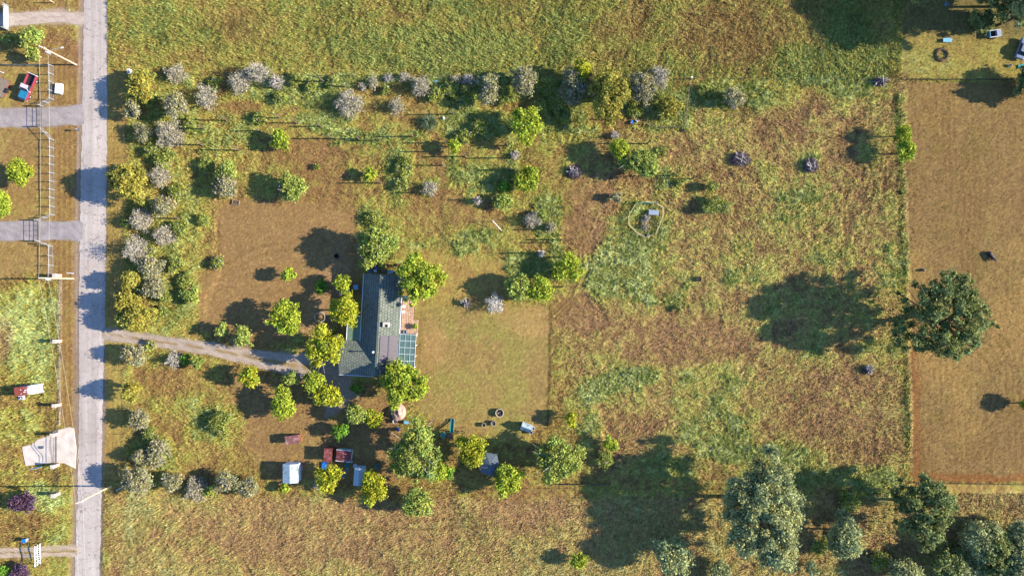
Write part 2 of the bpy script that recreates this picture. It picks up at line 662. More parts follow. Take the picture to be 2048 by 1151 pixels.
# pale-straw bias of the eastern pasture and the south field
straw = poly([(1180, 260), (1810, 170), (1822, 960), (1180, 960), (1110, 640)], 40, 2.5)
south = poly([(215, 985), (800, 1000), (1820, 990), (3000, 970), (3000, 3000), (200, 3000)], 10)
# swathes of lush weeds in the south field
sw = line([(290, 1010), (340, 1050), (400, 1085), (490, 1150)], 14, 12, 1.6)
L += sw * 0.4
T += sw * 0.3
L += line([(266, 990), (258, 1160)], 12, 8) * 0.35
dirt = poly([(432, 405), (560, 402), (712, 415), (716, 560), (700, 640), (640, 660), (520, 690), (400, 655), (400, 570), (446, 505)], 14, 1.5)
lawn = poly([(838, 612), (1098, 612), (1102, 700), (1092, 850), (1030, 880), (880, 850), (822, 800), (838, 720)], 6, 0.5)
lawn2 = poly([(790, 500), (1010, 520), (1015, 610), (840, 620), (830, 560)], 14, 1.5)
barn = poly([(470, 760), (620, 745), (790, 800), (800, 960), (560, 965), (500, 900)], 22, 2)
efield = poly([(1812, 166), (3000, 160), (3000, 966), (1826, 962), (1820, 560)], 4, 0.25)
nyard = poly([(1806, -3000), (1806, 156), (3000, 156), (3000, -3000)], 4, 0.3)
verge_e = poly([(215, 140), (253, 140), (250, 500), (246, 700), (244, 960), (206, 960), (212, 600)], 3, 0.25)
verge_w = poly([(106, 130), (160, 130), (156, 560), (156, 850), (122, 850), (118, 555), (106, 500)], 3, 0.25)
wlots = poly([(-3000, 110), (104, 110), (104, 550), (-3000, 550)], 8)
wlot2 = poly([(-3000, 560), (118, 560), (118, 1090), (-3000, 1090)], 8)
road = poly([(168, -3000), (168, 0), (163, 300), (158, 600), (158, 850), (155, 1000), (150, 1151), (100, 3000), (150, 3000), (199, 1151), (203, 1000),
             (205, 850), (211, 600), (214, 300), (215, 0), (215, -3000)], 2, 0)
shoulder = line([(166, -1000), (164, 0), (159, 300), (154, 600), (154, 850), (151, 1000), (146, 1151), (100, 2500)], 6, 3, .35) + \
    line([(207, 700), (206, 850), (203, 960), (200, 1151)], 5, 3, .3)
shoulder = np.clip(shoulder, 0, 1)
DRV = {
    'main': [(205, 667), (250, 672), (300, 681), (360, 688), (420, 697), (480, 709), (540, 722), (600, 732), (640, 738)],
    'n': [(-200, 236), (0, 236), (80, 234), (130, 232), (168, 230)],
    'm': [(-200, 462), (0, 462), (80, 461), (130, 461), (166, 462)],
    't': [(-200, 40), (0, 40), (60, 37), (120, 34), (168, 38)],
    's': [(-200, 1104), (0, 1104), (70, 1103), (120, 1102), (158, 1100)]}
d_main = line(DRV['main'], 12, 5, .5) + poly([(520, 705), (690, 700), (700, 760), (720, 790), (650, 830), (640, 760), (590, 745)], 8, 1)
d_n = line(DRV['n'], 19, 4, .4)
d_m = line(DRV['m'], 19, 4, .4)
d_t = line(DRV['t'], 14, 6, .6)
d_s = line([(-200, 1098), (60, 1097), (158, 1092)], 4, 3, .5) + line([(-200, 1110), (60, 1109), (158, 1106)], 4, 3, .5) + blob(138, 1102, 20, 14)
drive = np.clip(d_main + d_n + d_m + d_t + d_s, 0, 1)

L -= lawn * .2 + lawn2 * .1
L -= dirt * 0.4 + barn * 0.3 + efield * 0.25 + verge_e * .12 + verge_w * 0.22 + wlots * 0.12
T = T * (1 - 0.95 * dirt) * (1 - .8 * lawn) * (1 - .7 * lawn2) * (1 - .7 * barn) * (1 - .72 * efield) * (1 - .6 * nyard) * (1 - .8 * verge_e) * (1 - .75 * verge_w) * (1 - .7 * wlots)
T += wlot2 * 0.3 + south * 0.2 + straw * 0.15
CONC = [(44.6, 893), (63, 888), (75.6, 878), (103, 869), (106, 862), (139.5, 853), (148, 856), (153, 896), (151, 936), (128.5, 925), (107, 924), (52, 931), (48, 912)]
pads = poly(CONC, 2, 0) + poly([(690, 545), (845, 545), (838, 760), (676, 760)], 3, 0)
fs = np.clip(line([(1800, 185), (1806, 400), (1812, 560)], 4, 3, .5) + line([(1818, 740), (1819, 940)], 5, 4, .5), 0, 1)
L += fs * .45
T += fs * .6
flat = np.clip(road + drive + shoulder + pads, 0, 1)
T = np.clip(T, 0.03, 1.1) * (1 - flat)
L = np.clip(L + .0 * straw + (n_mid - .5) * .5 * np.clip(straw + south, 0, 1), 0, 1.05)


def ramp(t, stops):
    out = np.zeros(t.shape + (3,))
    for c in range(3):
        out[..., c] = np.interp(t, [s[0] for s in stops], [s[1][c] for s in stops])
    return out


PAL = [(0.0, C(142, 110, 68)), (0.25, C(152, 126, 70)), (0.45, C(164, 144, 76)), (0.65, C(160, 154, 72)), (0.82, C(164, 164, 86)), (1.05, C(174, 184, 108))]
PALS = [(0.0, C(152, 118, 80)), (0.25, C(164, 136, 82)), (0.45, C(178, 156, 92)), (0.65, C(170, 162, 82)), (0.82, C(172, 168, 92)), (1.05, C(178, 186, 114))]
tint = np.clip(straw + south * 0.9, 0, 1)[..., None]
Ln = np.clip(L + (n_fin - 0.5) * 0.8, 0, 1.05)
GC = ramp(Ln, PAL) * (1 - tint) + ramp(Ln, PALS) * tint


NPAL = [(0.0, C(142, 112, 66)), (0.3, C(154, 132, 74)), (0.5, C(160, 145, 76)), (0.75, C(152, 148, 72)), (1.05, C(138, 147, 76))]
GC = GC * (1 - north[..., None]) + ramp(Ln, NPAL) * north[..., None]


def paint(mask, rgb, strength=1.0):
    global GC
    m = (np.clip(mask, 0, 1) * strength)[..., None]
    GC = GC * (1 - m) + np.array(rgb) * m


paint(south * (.5 + .5 * n_big), C(176, 142, 98), .5)
for q_ in range(6):
    paint(line([(300, 1035 + q_ * 17), (700, 1045 + q_ * 17), (1150, 1030 + q_ * 17)], 1.8, 1.4, .4), C(140, 106, 66), .3)
paint(dirt * (0.6 + 0.4 * n_mid), C(148, 116, 74), .85)
paint(dirt * sstep(.5, .7, n_big), C(164, 130, 96), .55)
paint(lawn, C(154, 130, 76), .72)
paint(lawn * sstep(.48, .68, n_mid), C(142, 136, 68), .5)
paint(blob(868, 690, 26, 46) + blob(1060, 640, 60, 34), C(178, 140, 88), .55)
paint(lawn2, C(160, 130, 72), .5)
paint(barn, C(146, 114, 74), .55)
paint(efield, C(134, 107, 66), .82)
stripe = (0.5 + 0.5 * np.sin(PX / 1.9 + n_big * 9 + n_mid * 5.0)) * sstep(.3, .65, fbm(GX, GY * .25, 2.5, 51, 3))
paint(efield * stripe * sstep(0.35, .6, fbm(GX, GY, 12, 41, 2)), C(118, 88, 48), .45)
paint(efield * sstep(.55, .72, n_big), C(168, 132, 76), .45)
paint(efield * sstep(.6, .8, fbm(GX, GY, 6, 61, 4)), C(120, 100, 52), .5)
paint(line([(1826, 700), (1830, 950)], 12, 10, 1) + line([(1840, 955), (2048, 958)], 8, 6, 1), C(140, 82, 42), .55)
paint(nyard, C(146, 128, 66), .6)
paint(nyard * poly([(1806, -200), (1806, 66), (1960, 76), (3000, 60), (3000, -200)], 20, 2), C(92, 84, 56), .6)  # tree shade across the top of the northeast yard, painted into the ground colour
paint(verge_e, C(164, 134, 72), .65)
paint(verge_w, C(156, 122, 74), .65)
paint(verge_w * (0.5 + .5 * np.sin(PX / 1.7 + n_mid * 2)), C(110, 80, 44), .45)
paint(wlots * (1 - .5 * sstep(.4, .65, n_mid)), C(160, 132, 78), .6)
paint(line([(105, 75), (152, 75), (152, 135)], 14, 10, 2), C(138, 96, 70), .5)
paint(wlot2 * blob(10, 680, 16, 50), C(176, 140, 110), .5)
# thin pale kerb-like seam along the west verge
paint(line([(158, 75), (157, 280), (154, 420), (153, 560), (152, 700)], 1.2, .8, 0) + line([(121, 560), (120, 680), (120, 800), (120, 850)], 1.6, 1, 0), C(226, 205, 180), .8)
# old cultivator strip and tyre tracks
paint(line([(897, 420), (885, 500)], 12, 8, 1), C(128, 112, 60), .6)
for off in (-14, -6, 5, 13):
    tr_ = line([(1100 + off, 640), (1150 + off, 590), (1172 + off, 540), (1172 + off, 490), (1150 + off, 440), (1120 + off, 405)], 2.2, 1.6, .3)
    paint(tr_, C(96, 76, 40), .55)
    T *= (1 - .8 * tr_)
paint(line([(432, 400), (424, 500), (440, 545), (400, 640)], 6, 5, 1), C(188, 150, 92), .5)
paint(line([(1100, 610), (1100, 700), (1094, 860)], 2, 1.5, .3), C(80, 66, 38), .55)
paint(line([(1803, 165), (1810, 400), (1817, 560), (1823, 940)], 4, 3, .2), C(196, 168, 104), .65)
paint(line([(1795, 200), (1802, 400), (1810, 560), (1815, 900)], 6, 4, .4), C(104, 112, 52), .55)
paint(line([(1128, -20), (1124, 60), (1130, 120)], 2, 1.5, .8), C(96, 84, 46), .6)
paint(line([(1560, -10), (1640, 70), (1650, 100)], 3, 2, .8), C(182, 146, 92), .6)
for rr_ in range(5):
    arc = [(1925 + (60 + rr_ * 14) * math.cos(q), 770 + (75 + rr_ * 14) * math.sin(q)) for q in np.linspace(-1.2, 1.5, 12)]
    paint(line(arc, 1.6, 1.2, .5) * efield, C(104, 78, 44), .45)
for rr_ in range(4):
    arc = [(1885 - (30 + rr_ * 9) * math.cos(q), 900 - (40 + rr_ * 9) * math.sin(q)) for q in np.linspace(-1.3, 1.2, 10)]
    paint(line(arc, 1.6, 1.2, .5) * efield, C(112, 78, 44), .4)
for ptl in ([(640, 745), (600, 800), (545, 850), (520, 900)], [(655, 745), (620, 805), (570, 850), (545, 905)], [(1000, 600), (1050, 500), (1130, 410), (1180, 330), (1230, 260)], [(400, 560), (500, 500), (640, 470)], [(410, 575), (510, 515), (650, 482)],
            [(1120, 640), (1180, 700), (1300, 720), (1480, 700)], [(560, 1040), (800, 1060), (1000, 1045), (1150, 1060)], [(300, 1020), (330, 1100), (345, 1160)]):
    paint(line(ptl, 2.2, 1.8, .7), C(118, 92, 54), .4)
paint(shoulder, C(150, 126, 108), .8)
paint(d_n + d_m, C(158, 146, 138), .92)
paint(d_main, C(168, 150, 134), .85)
paint(d_t, C(182, 160, 140), .8)
paint(d_s, C(186, 164, 140), .7)
paint(road, C(150, 140, 132), 1)

# flow field of leaning grass and combed (line-integral) texture
TH = 2 * math.pi * fbm(GX, GY, 13, 31, 3) + 2.2 * (vn(GX, GY, 3.2, 77) - .5)
white = np.random.default_rng(3).random(GX.shape)
ii, jj = np.indices(GX.shape)
lic = np.zeros(GX.shape)
for k in range(-3, 4):
    a = np.clip(np.rint(ii + k * np.sin(TH)).astype(int), 0, GX.shape[0] - 1)
    b = np.clip(np.rint(jj + k * np.cos(TH)).astype(int), 0, GX.shape[1] - 1)
    lic += white[a, b]
lic /= 7.0
comb = np.clip((lic - 0.5) * 3.6, -1, 1)
GZ = T * (0.50 * (n_mid - 0.5) + 0.30 * (n_fin - .5) + 0.10 * comb) + (1 - flat) * (0.05 * (white - .5) * (0.5 + T) + 0.03 * comb * np.clip(T * 1.5, 0, 1))
GZ += efield * (1 - flat) * 0.02 * (stripe - .5)
GZ -= flat * 0.03
inner = (np.abs(GX) <= FX) & (np.abs(GY) <= FY)
GZ = np.where(inner, GZ, 0)
GC = GC * (1 + 0.10 * comb * np.clip(T * 1.3, 0.05, 1))[..., None]
GC *= np.exp(np.random.default_rng(21).normal(0, .16, GX.shape) * (1 - .5 * flat))[..., None]
GC = np.clip(GC, 0.005, 0.8)

ny_, nx_ = GX.shape
idx = np.arange(ny_ * nx_).reshape(ny_, nx_)
quads = np.stack([idx[:-1, :-1], idx[:-1, 1:], idx[1:, 1:], idx[1:, :-1]], -1).reshape(-1, 4)
gv = np.stack([GX, GY, GZ], -1).reshape(-1, 3)
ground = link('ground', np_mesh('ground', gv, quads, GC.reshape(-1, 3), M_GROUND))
tag(ground, 'dry grass and bare soil of the fields and yards', None, None, 'structure')

ox = int(np.searchsorted(xs, -FX + 1e-6) - 1)
oy = int(np.searchsorted(ys, -FY + 1e-6) - 1)
ox = list(np.isclose(xs, -FX)).index(True)
oy = list(np.isclose(ys, -FY)).index(True)


def gi(x, y):
    i = np.clip(np.rint((np.asarray(y) + FY) / ST).astype(int), 0, len(fy) - 1) + oy
    j = np.clip(np.rint((np.asarray(x) + FX) / ST).astype(int), 0, len(fx) - 1) + ox
    return i, j


def gz(x, y):
    i, j = gi(x, y)
    return float(GZ[i, j])


def G(px, py, dz=0.0):
    x, y = P(px, py)
    return (x, y, gz(x, y) + dz)


# ------------------------------------------------------------------ grass as leaning sheaves of blades
def grass(name, label, box, count, seed):
    rg = np.random.default_rng(seed)
    x0, y0, x1, y1 = box
    px = rg.uniform(x0, x1, count)
    py = rg.uniform(y0, y1, count)
    x = (px - 1024) * S
    y = (575.5 - py) * S
    i, j = gi(x, y)
    t = T[i, j]
    keep = rg.random(count) < np.clip(t * 1.5 + .05, 0, 1) * (flat[i, j] < .5)
    x, y, i, j, t = x[keep], y[keep], i[keep], j[keep], t[keep]
    n = len(x)
    th = TH[i, j] + rg.normal(0, .95, n)
    Ln_ = (0.16 + 0.36 * t) * rg.uniform(.6, 1.4, n)
    lean = rg.uniform(.45, .9, n)
    w = Ln_ * rg.uniform(.05, .12, n) + .03
    up = np.sqrt(np.maximum(0.05, 1 - lean ** 2)) * 0.8
    z = GZ[i, j]
    cx, cy = np.cos(th), np.sin(th)
    v = np.zeros((n, 3, 3))
    v[:, 0] = np.stack([x - cy * w, y + cx * w, z - .02], -1)
    v[:, 1] = np.stack([x + cy * w, y - cx * w, z - .02], -1)
    v[:, 2] = np.stack([x + cx * Ln_ * lean, y + cy * Ln_ * lean, z + Ln_ * up], -1)
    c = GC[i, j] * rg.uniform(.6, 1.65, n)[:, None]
    yel = rg.random(n) < .12 * np.clip(t * 1.4 - .1, 0, 1)
    c[yel] = np.array(C(205, 180, 105)) * rg.uniform(.8, 1.1, yel.sum())[:, None]
    c = np.repeat(c[:, None, :], 3, 1).reshape(-1, 3)
    me = np_mesh(name, v.reshape(-1, 3), np.arange(n * 3).reshape(n, 3), np.clip(c, 0, .8), M_BLADE)
    return tag(link(name, me), label, 'grass', None, 'stuff')


grass('meadow_grass', 'tall olive green meadow grass of the field beyond the north fence', (216, -30, 1806, 152), 130000, 1)
grass('orchard_grass', 'clumped long grass between the orchard trees and around the house', (240, 152, 1130, 985), 255000, 2)
grass('pasture_grass', 'straw coloured pasture grass between the garden and the oak', (1130, 152, 1815, 985), 200000, 3)
grass('stubble_grass', 'short brown stubble of the mown field with stripes', (1815, -30, 2085, 966), 80000, 4)
grass('field_grass', 'dry tan grass of the field south of the sheds', (200, 985, 2085, 1190), 140000, 5)
grass('roadside_grass', 'rough grass of the lots across the paved road', (-40, -30, 240, 1190), 100000, 6)


def weeds(name, label, box, clumps, seed, extra=()):
    rg = np.random.default_rng(seed)
    px = rg.uniform(box[0], box[2], clumps * 12)
    py = rg.uniform(box[1], box[3], clumps * 12)
    i, j = gi((px - 1024) * S, (575.5 - py) * S)
    ok = np.where((L[i, j] > .72) & (T[i, j] > .5) & (flat[i, j] < .2))[0][:clumps]
    px, py = px[ok], py[ok]
    if len(extra):
        e = np.array(extra)
        k = rg.integers(0, len(e), len(e) * 7)
        px = np.concatenate([px, e[k, 0] + rg.normal(0, 8, len(k))])
        py = np.concatenate([py, e[k, 1] + rg.normal(0, 8, len(k))])
    m = len(px)
    nb = 34
    c = np.repeat(np.arange(m), nb)
    n = len(c)
    x = (px[c] - 1024) * S + rg.normal(0, .12, n)
    y = (575.5 - py[c]) * S + rg.normal(0, .12, n)
    i, j = gi(x, y)
    th = rg.uniform(0, 2 * np.pi, n)
    th = np.where(rg.random(n) < .5, th, rg.uniform(0, 6.3, m)[c] + rg.normal(0, .5, n))
    ln = rg.uniform(.35, .95, n) * rg.uniform(.6, 1.25, m)[c]
    lean = rg.uniform(.5, .95, n)
    w = ln * .06 + .02
    z = GZ[i, j]
    v = np.zeros((n, 3, 3))
    v[:, 0] = np.stack([x - np.sin(th) * w, y + np.cos(th) * w, z], -1)
    v[:, 1] = np.stack([x + np.sin(th) * w, y - np.cos(th) * w, z], -1)
    v[:, 2] = np.stack([x + np.cos(th) * ln * lean, y + np.sin(th) * ln * lean, z + ln * (1.05 - lean * .7)], -1)
    tone = rg.uniform(0, 1, m)[c][:, None]
    col = (np.array(C(178, 184, 104)) * (1 - tone) + np.array(C(150, 164, 78)) * tone) * rg.uniform(.55, 1.35, n)[:, None]
    me = np_mesh(name, v.reshape(-1, 3), np.arange(n * 3).reshape(n, 3), np.repeat(col, 3, 0), M_BLADE)
    return tag(link(name, me), label, 'weeds', None, 'stuff')


weeds('weed_clumps', 'pale green weed rosettes among the orchard stakes and hedge', (245, 150, 1130, 960), 1500, 31,
      [(454, 241), (594, 247), (642, 254), (412, 259), (405, 290), (666, 277), (718, 279), (760, 281), (826, 273), (907, 229), (905, 320), (900, 345), (1030, 310), (1024, 345), (805, 330), (800, 400), (1105, 470), (1115, 500), (735, 350), (945, 465)])
weeds('pasture_weeds', 'pale green weed rosettes scattered over the straw pasture', (1130, 150, 1815, 985), 1300, 32,
      [(1200, 770), (1215, 780), (1235, 775), (1280, 755), (1210, 540), (1205, 580), (1230, 560), (1255, 470), (1270, 490), (1340, 600)])

# ------------------------------------------------------------------ road, drives, concrete
def ribbon(name, label, centre, widths, z, material, seed, rgb=None, step=8):
    """strip with uneven edges along photo points"""
    rg = random.Random(seed)
    pts = []
    for k in range(len(centre) - 1):
        (x0, y0), (x1, y1) = centre[k], centre[k + 1]
        n = max(1, int(math.hypot(x1 - x0, y1 - y0) / step))
        for q in range(n):
            t = q / n
            pts.append((x0 + (x1 - x0) * t, y0 + (y1 - y0) * t, widths[k] + (widths[k + 1] - widths[k]) * t))
    pts.append((*centre[-1], widths[-1]))
    V, F, CC = [], [], []
    cols = 7
    for k, (x, y, w) in enumerate(pts):
        a = pts[max(0, k - 1)]
        b = pts[min(len(pts) - 1, k + 1)]
        dx, dy = b[0] - a[0], b[1] - a[1]
        q = math.hypot(dx, dy) or 1
        nx, ny = -dy / q, dx / q
        e0 = w / 2 + rg.uniform(-.6, .5) * min(2.2, w * .12)
        e1 = w / 2 + rg.uniform(-.6, .5) * min(2.2, w * .12)
        for c in range(cols):
            t = -e0 + (e0 + e1) * c / (cols - 1)
            X, Y = P(x + nx * t, y + ny * t)
            V.append((X, Y, z if 0 < c < cols - 1 else z - .02))
            if rgb is not None:
                f = rg.uniform(.82, 1.18)
                if name in ('driveway', 'dirt_track') and c == 3 and rg.random() < .8:
                    CC.append(np.array(C(150, 124, 76)) * f)
                else:
                    CC.append(np.array(rgb) * f)
        if k:
            n0 = (k - 1) * cols
            for c in range(cols - 1):
                F.append((n0 + c, n0 + c + 1, n0 + cols + c + 1, n0 + cols + c))
    me = np_mesh(name, np.array(V), np.array(F), np.array(CC) if CC else None, material)
    bm = bmesh.new()
    bm.from_mesh(me)
    bmesh.ops.recalc_face_normals(bm, faces=bm.faces)
    bm.to_mesh(me)
    bm.free()
    o = link(name, me)
    return tag(o, label, None, None, 'structure')


ribbon('road', 'pale cracked straight road between the lots', [(195, -2500), (191.5, 0), (188.5, 300), (184.5, 600), (181.5, 850), (179, 1000), (174.5, 1151), (125, 3000)],
       [47, 47, 51, 53, 47, 48, 49, 49], 0.035, M_ROAD, 1, step=5)
ribbon('driveway', 'two track gravel drive leading from the road to the house', DRV['main'], [26, 23, 21, 23, 27, 32, 38, 50, 60], 0.03, M_GRAVEL, 2, C(176, 158, 140))
ribbon('gravel_drive', 'grey gravel drive behind the steel gate beside the parked pickup', DRV['n'], [38, 38, 37, 33, 46], 0.03, M_GRAVEL, 3, C(164, 152, 146))
ribbon('gravel_drive', 'grey gravel drive with a flared mouth opposite the grey hedge', DRV['m'], [38, 38, 38, 34, 44], 0.03, M_GRAVEL, 4, C(160, 150, 146))
ribbon('dirt_drive', 'pale dirt drive with whitish ruts by the wooden rail gate', DRV['t'], [26, 26, 24, 20, 26], 0.03, M_GRAVEL, 5, C(192, 172, 154))
ribbon('dirt_track', 'dirt track leading to the white scroll gate', DRV['s'], [22, 22, 20, 18, 26], 0.03, M_GRAVEL, 6, C(186, 164, 140))

o = B().prism([P(*p)[:2] for p in CONC], -0.2, 0.06).build('pavement', M_CONC)
tag(o, 'pale concrete entrance slab between two brick gate pillars', None, None, 'structure')

# ------------------------------------------------------------------ trees and shrubs
LEAFC = {
    'lime': (180, 194, 66), 'soft': (172, 184, 88), 'olive': (182, 172, 78), 'yellow': (194, 194, 58), 'deep': (122, 166, 58),
    'og': (172, 166, 112), 'sage': (180, 184, 122), 'oak': (144, 154, 90), 'purple': (112, 84, 104), 'grey': (204, 192, 182), 'dead': (225, 215, 205),
    'yucca': (142, 160, 118), 'low': (164, 172, 80)}
KL = 0.48
WORDS = {'lime': 'tree', 'soft': 'tree', 'olive': 'shrub', 'yellow': 'tree', 'deep': 'shrub', 'og': 'shrub', 'sage': 'tree', 'oak': 'tree', 'purple': 'shrub',
         'grey': 'shrub', 'dead': 'tree', 'yucca': 'shrub', 'low': 'shrub'}
NAMES = {'lime': 'leafy_tree', 'soft': 'leafy_tree', 'olive': 'hedge_shrub', 'yellow': 'leafy_tree', 'deep': 'green_shrub', 'og': 'hedge_shrub', 'sage': 'sage_tree',
         'oak': 'oak_tree', 'purple': 'purple_shrub', 'grey': 'bare_shrub', 'dead': 'dead_tree', 'yucca': 'spiky_shrub', 'low': 'low_shrub'}


def unit(a):
    return a / np.maximum(1e-6, np.linalg.norm(a, axis=-1, keepdims=True))


def rhombs(p, nrm, size, aspect, rg):
    """leaf faces: a pointed face at each point p with normal nrm"""
    n = len(p)
    ref = unit(rg.normal(size=(n, 3)))
    t = unit(np.cross(nrm, ref))
    b = np.cross(nrm, t)
    v = np.zeros((n, 3, 3))
    v[:, 0] = p - t * (size * 1.25)[:, None]
    v[:, 1] = p + t * (size * .75)[:, None] + b * (size * aspect * 1.45)[:, None] + nrm * (size * .12)[:, None]
    v[:, 2] = p + t * (size * .75)[:, None] - b * (size * aspect * 1.45)[:, None] + nrm * (size * .12)[:, None]
    return v


def sticks(p0, p1, w, rg):
    n = len(p0)
    d = unit(p1 - p0)
    s = unit(np.cross(d, unit(rg.normal(size=(n, 3)))))
    v = np.zeros((n, 3, 3))
    v[:, 0] = p0 - s * (w * 1.2)[:, None]
    v[:, 1] = p0 + s * (w * 1.2)[:, None]
    v[:, 2] = p1
    return v


def crown(rg, kind, r, h, sx=1.0, sy=1.0):
    """leaf faces, their colours and the clump centres of a crown around (0,0)"""
    base = np.array(C(*LEAFC[kind], k=KL))
    bottom = {'oak': .12, 'sage': .12, 'lime': .22, 'soft': .15, 'yellow': .22}.get(kind, .06) * h
    zc = (bottom + h) / 2
    rz = (h - bottom) / 2
    ncl = int(np.clip(10 + 3.6 * r * r * {'oak': 1.1, 'olive': 1.6, 'sage': 1.3}.get(kind, 1.15), 9, 240))
    cr = np.clip(0.34 * r, .25, {'oak': .8, 'sage': 1.05}.get(kind, .8)) * rg.uniform(.5, 1.4, ncl)
    d = unit(rg.normal(size=(ncl, 3)) * np.array([1, 1, .9]))
    d[:, 2] = np.where(d[:, 2] < -.35, -d[:, 2], d[:, 2])
    lob = 1 + (.1 if kind in ('sage', 'oak') else .2) * np.sin(np.arctan2(d[:, 1], d[:, 0]) * 3 + rg.uniform(0, 6)) + .12 * np.sin(np.arctan2(d[:, 1], d[:, 0]) * 5 + rg.uniform(0, 6))
    rad = rg.uniform(.3, 1, ncl) ** .5 * np.where(rg.random(ncl) < .14, rg.uniform(1.05, 1.1 if r > 4 else 1.25, ncl), 1.0)
    sx = sx * rg.uniform(.88, 1.12)
    sy = sy * rg.uniform(.88, 1.12)
    pos = d * rad[:, None]
    cc = np.stack([pos[:, 0] * (r - cr * .8) * lob * sx, pos[:, 1] * (r - cr * .8) * lob * sy, zc + pos[:, 2] * np.maximum(.15, (rz - cr * .7))], -1)
    per = int({'oak': 92, 'sage': 125, 'olive': 130, 'og': 110, 'soft': 118, 'low': 75}.get(kind, 112))
    ls = {'oak': .18, 'sage': .16, 'olive': .15, 'soft': .15, 'og': .13, 'low': .12, 'purple': .14, 'deep': .15}.get(kind, .165)
    ls = min(ls, .08 + .08 * r)
    k = np.repeat(np.arange(ncl), (per * np.clip(cr / .75, .4, 1.9) ** 2).astype(int) + 18)
    n = len(k)
    e = unit(rg.normal(size=(n, 3)))
    e[:, 2] = np.where((e[:, 2] < -.2) & (rg.random(n) < .6), -e[:, 2], e[:, 2])
    rr = np.abs(rg.normal(.72, .34, n))
    p = cc[k] + e * (cr[k] * rr)[:, None] * np.array([1, 1, .75])
    nr = unit(e * .8 + rg.normal(size=(n, 3)) * .8 + np.array([0, 0, .3]))
    size = ls * rg.uniform(.5, 1.5, n)
    v = rhombs(p, nr, size, .62, rg)
    tone = np.exp(rg.normal(0, .14, ncl))[k] * rg.uniform(.6, 1.45, n)
    hue = rg.normal(0, .06, ncl)[k]
    col = base[None] * tone[:, None] * np.stack([1 + hue, np.ones(n), 1 - hue], -1)
    if kind in ('og', 'low'):
        g = rg.random(n) < (.17 if kind == 'og' else .06)
        col[g] = np.array(C(205, 193, 180, k=KL)) * rg.uniform(.7, 1.2, g.sum())[:, None]
    return v, col, cc


def twiggy(rg, r, h, pale, dense=1.0, sx=1.0, sy=1.0):
    n = int(330 * r * r * dense) + 120
    d = unit(rg.normal(size=(n, 3)) + np.array([0, 0, .35]))
    d[:, 2] = np.abs(d[:, 2])
    lob = 1 + .16 * np.sin(np.arctan2(d[:, 1], d[:, 0]) * 4 + rg.uniform(0, 6)) + .1 * np.sin(np.arctan2(d[:, 1], d[:, 0]) * 7 + rg.uniform(0, 6))
    a = rg.uniform(.25, .85, n)
    ext = np.array([r * sx, r * sy, h * .92])
    p0 = d * ext * (a * lob)[:, None]
    dirn = unit(d + rg.normal(size=(n, 3)) * .5)
    ln = rg.uniform(.25, .6, n) * min(1.0, .4 + r * .3)
    p1 = p0 + dirn * ln[:, None]
    p0[:, 2] = np.maximum(p0[:, 2], .1)
    v1 = sticks(p0, p1, rg.uniform(.018, .04, n), rg)
    m = int(n * 1.3)
    k = rg.integers(0, n, m)
    v2 = rhombs(p1[k] + rg.normal(size=(m, 3)) * .12, unit(rg.normal(size=(m, 3)) + np.array([0, 0, .5])), rg.uniform(.05, .13, m), .6, rg)
    v = np.concatenate([v1, v2])
    col = np.array(C(*pale, k=KL))[None] * rg.uniform(.6, 1.3, len(v))[:, None]
    g = rg.random(len(v)) < rg.uniform(.1, .45)
    col[g] *= np.array([.74, .78, .48])
    return v, col, p1


def limbs(name, rg, mat_, r, h, targets, trunk_r, parent, forks=True):
    b = B()
    n = len(targets)
    top = np.array([rg.normal(0, .05) * r, rg.normal(0, .05) * r, h * .55])
    mid = top * .5 + np.array([rg.normal(0, .04) * r, rg.normal(0, .04) * r, 0])
    mid[2] = h * .22
    b.tube((0, 0, -.15), mid, trunk_r * 1.25, trunk_r * .9, 7)
    b.tube(mid, top, trunk_r * .9, trunk_r * .55, 7)
    for t in targets:
        s = mid + (top - mid) * rg.uniform(.0, 1.0)
        e = np.array(t)
        m = (s + e) / 2 + np.array([rg.normal(0, .08) * r, rg.normal(0, .08) * r, rg.normal(.05, .05) * h])
        b.tube(s, m, trunk_r * .5, trunk_r * .32, 5, False)
        b.tube(m, e, trunk_r * .32, trunk_r * .08, 5, False)
        if forks:
            for _ in range(2):
                e2 = e + rg.normal(size=3) * r * .22
                e2[2] = max(e2[2], .1)
                b.tube(m, e2, trunk_r * .2, trunk_r * .05, 4, False)
    return b.build(name, mat_, parent)


def dead_tree_mesh(rg, r, h):
    b = B()

    def grow(p, d, ln, rad, depth):
        q = p + d * ln
        b.tube(p, q, rad, rad * .6, 5, False)
        if depth == 0:
            return
        for _ in range(3 if depth > 1 else 4):
            nd = unit(d + rg.normal(size=3) * .62 + np.array([0, 0, .08]))
            grow(q - d * ln * rg.uniform(0, .35), nd, ln * rg.uniform(.55, .8), rad * .52, depth - 1)
    for k in range(7):
        a = 2 * math.pi * k / 7 + rg.uniform(-.3, .3)
        d = unit(np.array([math.cos(a), math.sin(a), rg.uniform(.8, 1.6)]))
        grow(np.array([0, 0, h * .18]), d, r * .52, .09, 3)
    b.tube((0, 0, -.1), (0, 0, h * .22), .2, .14, 8)
    return b


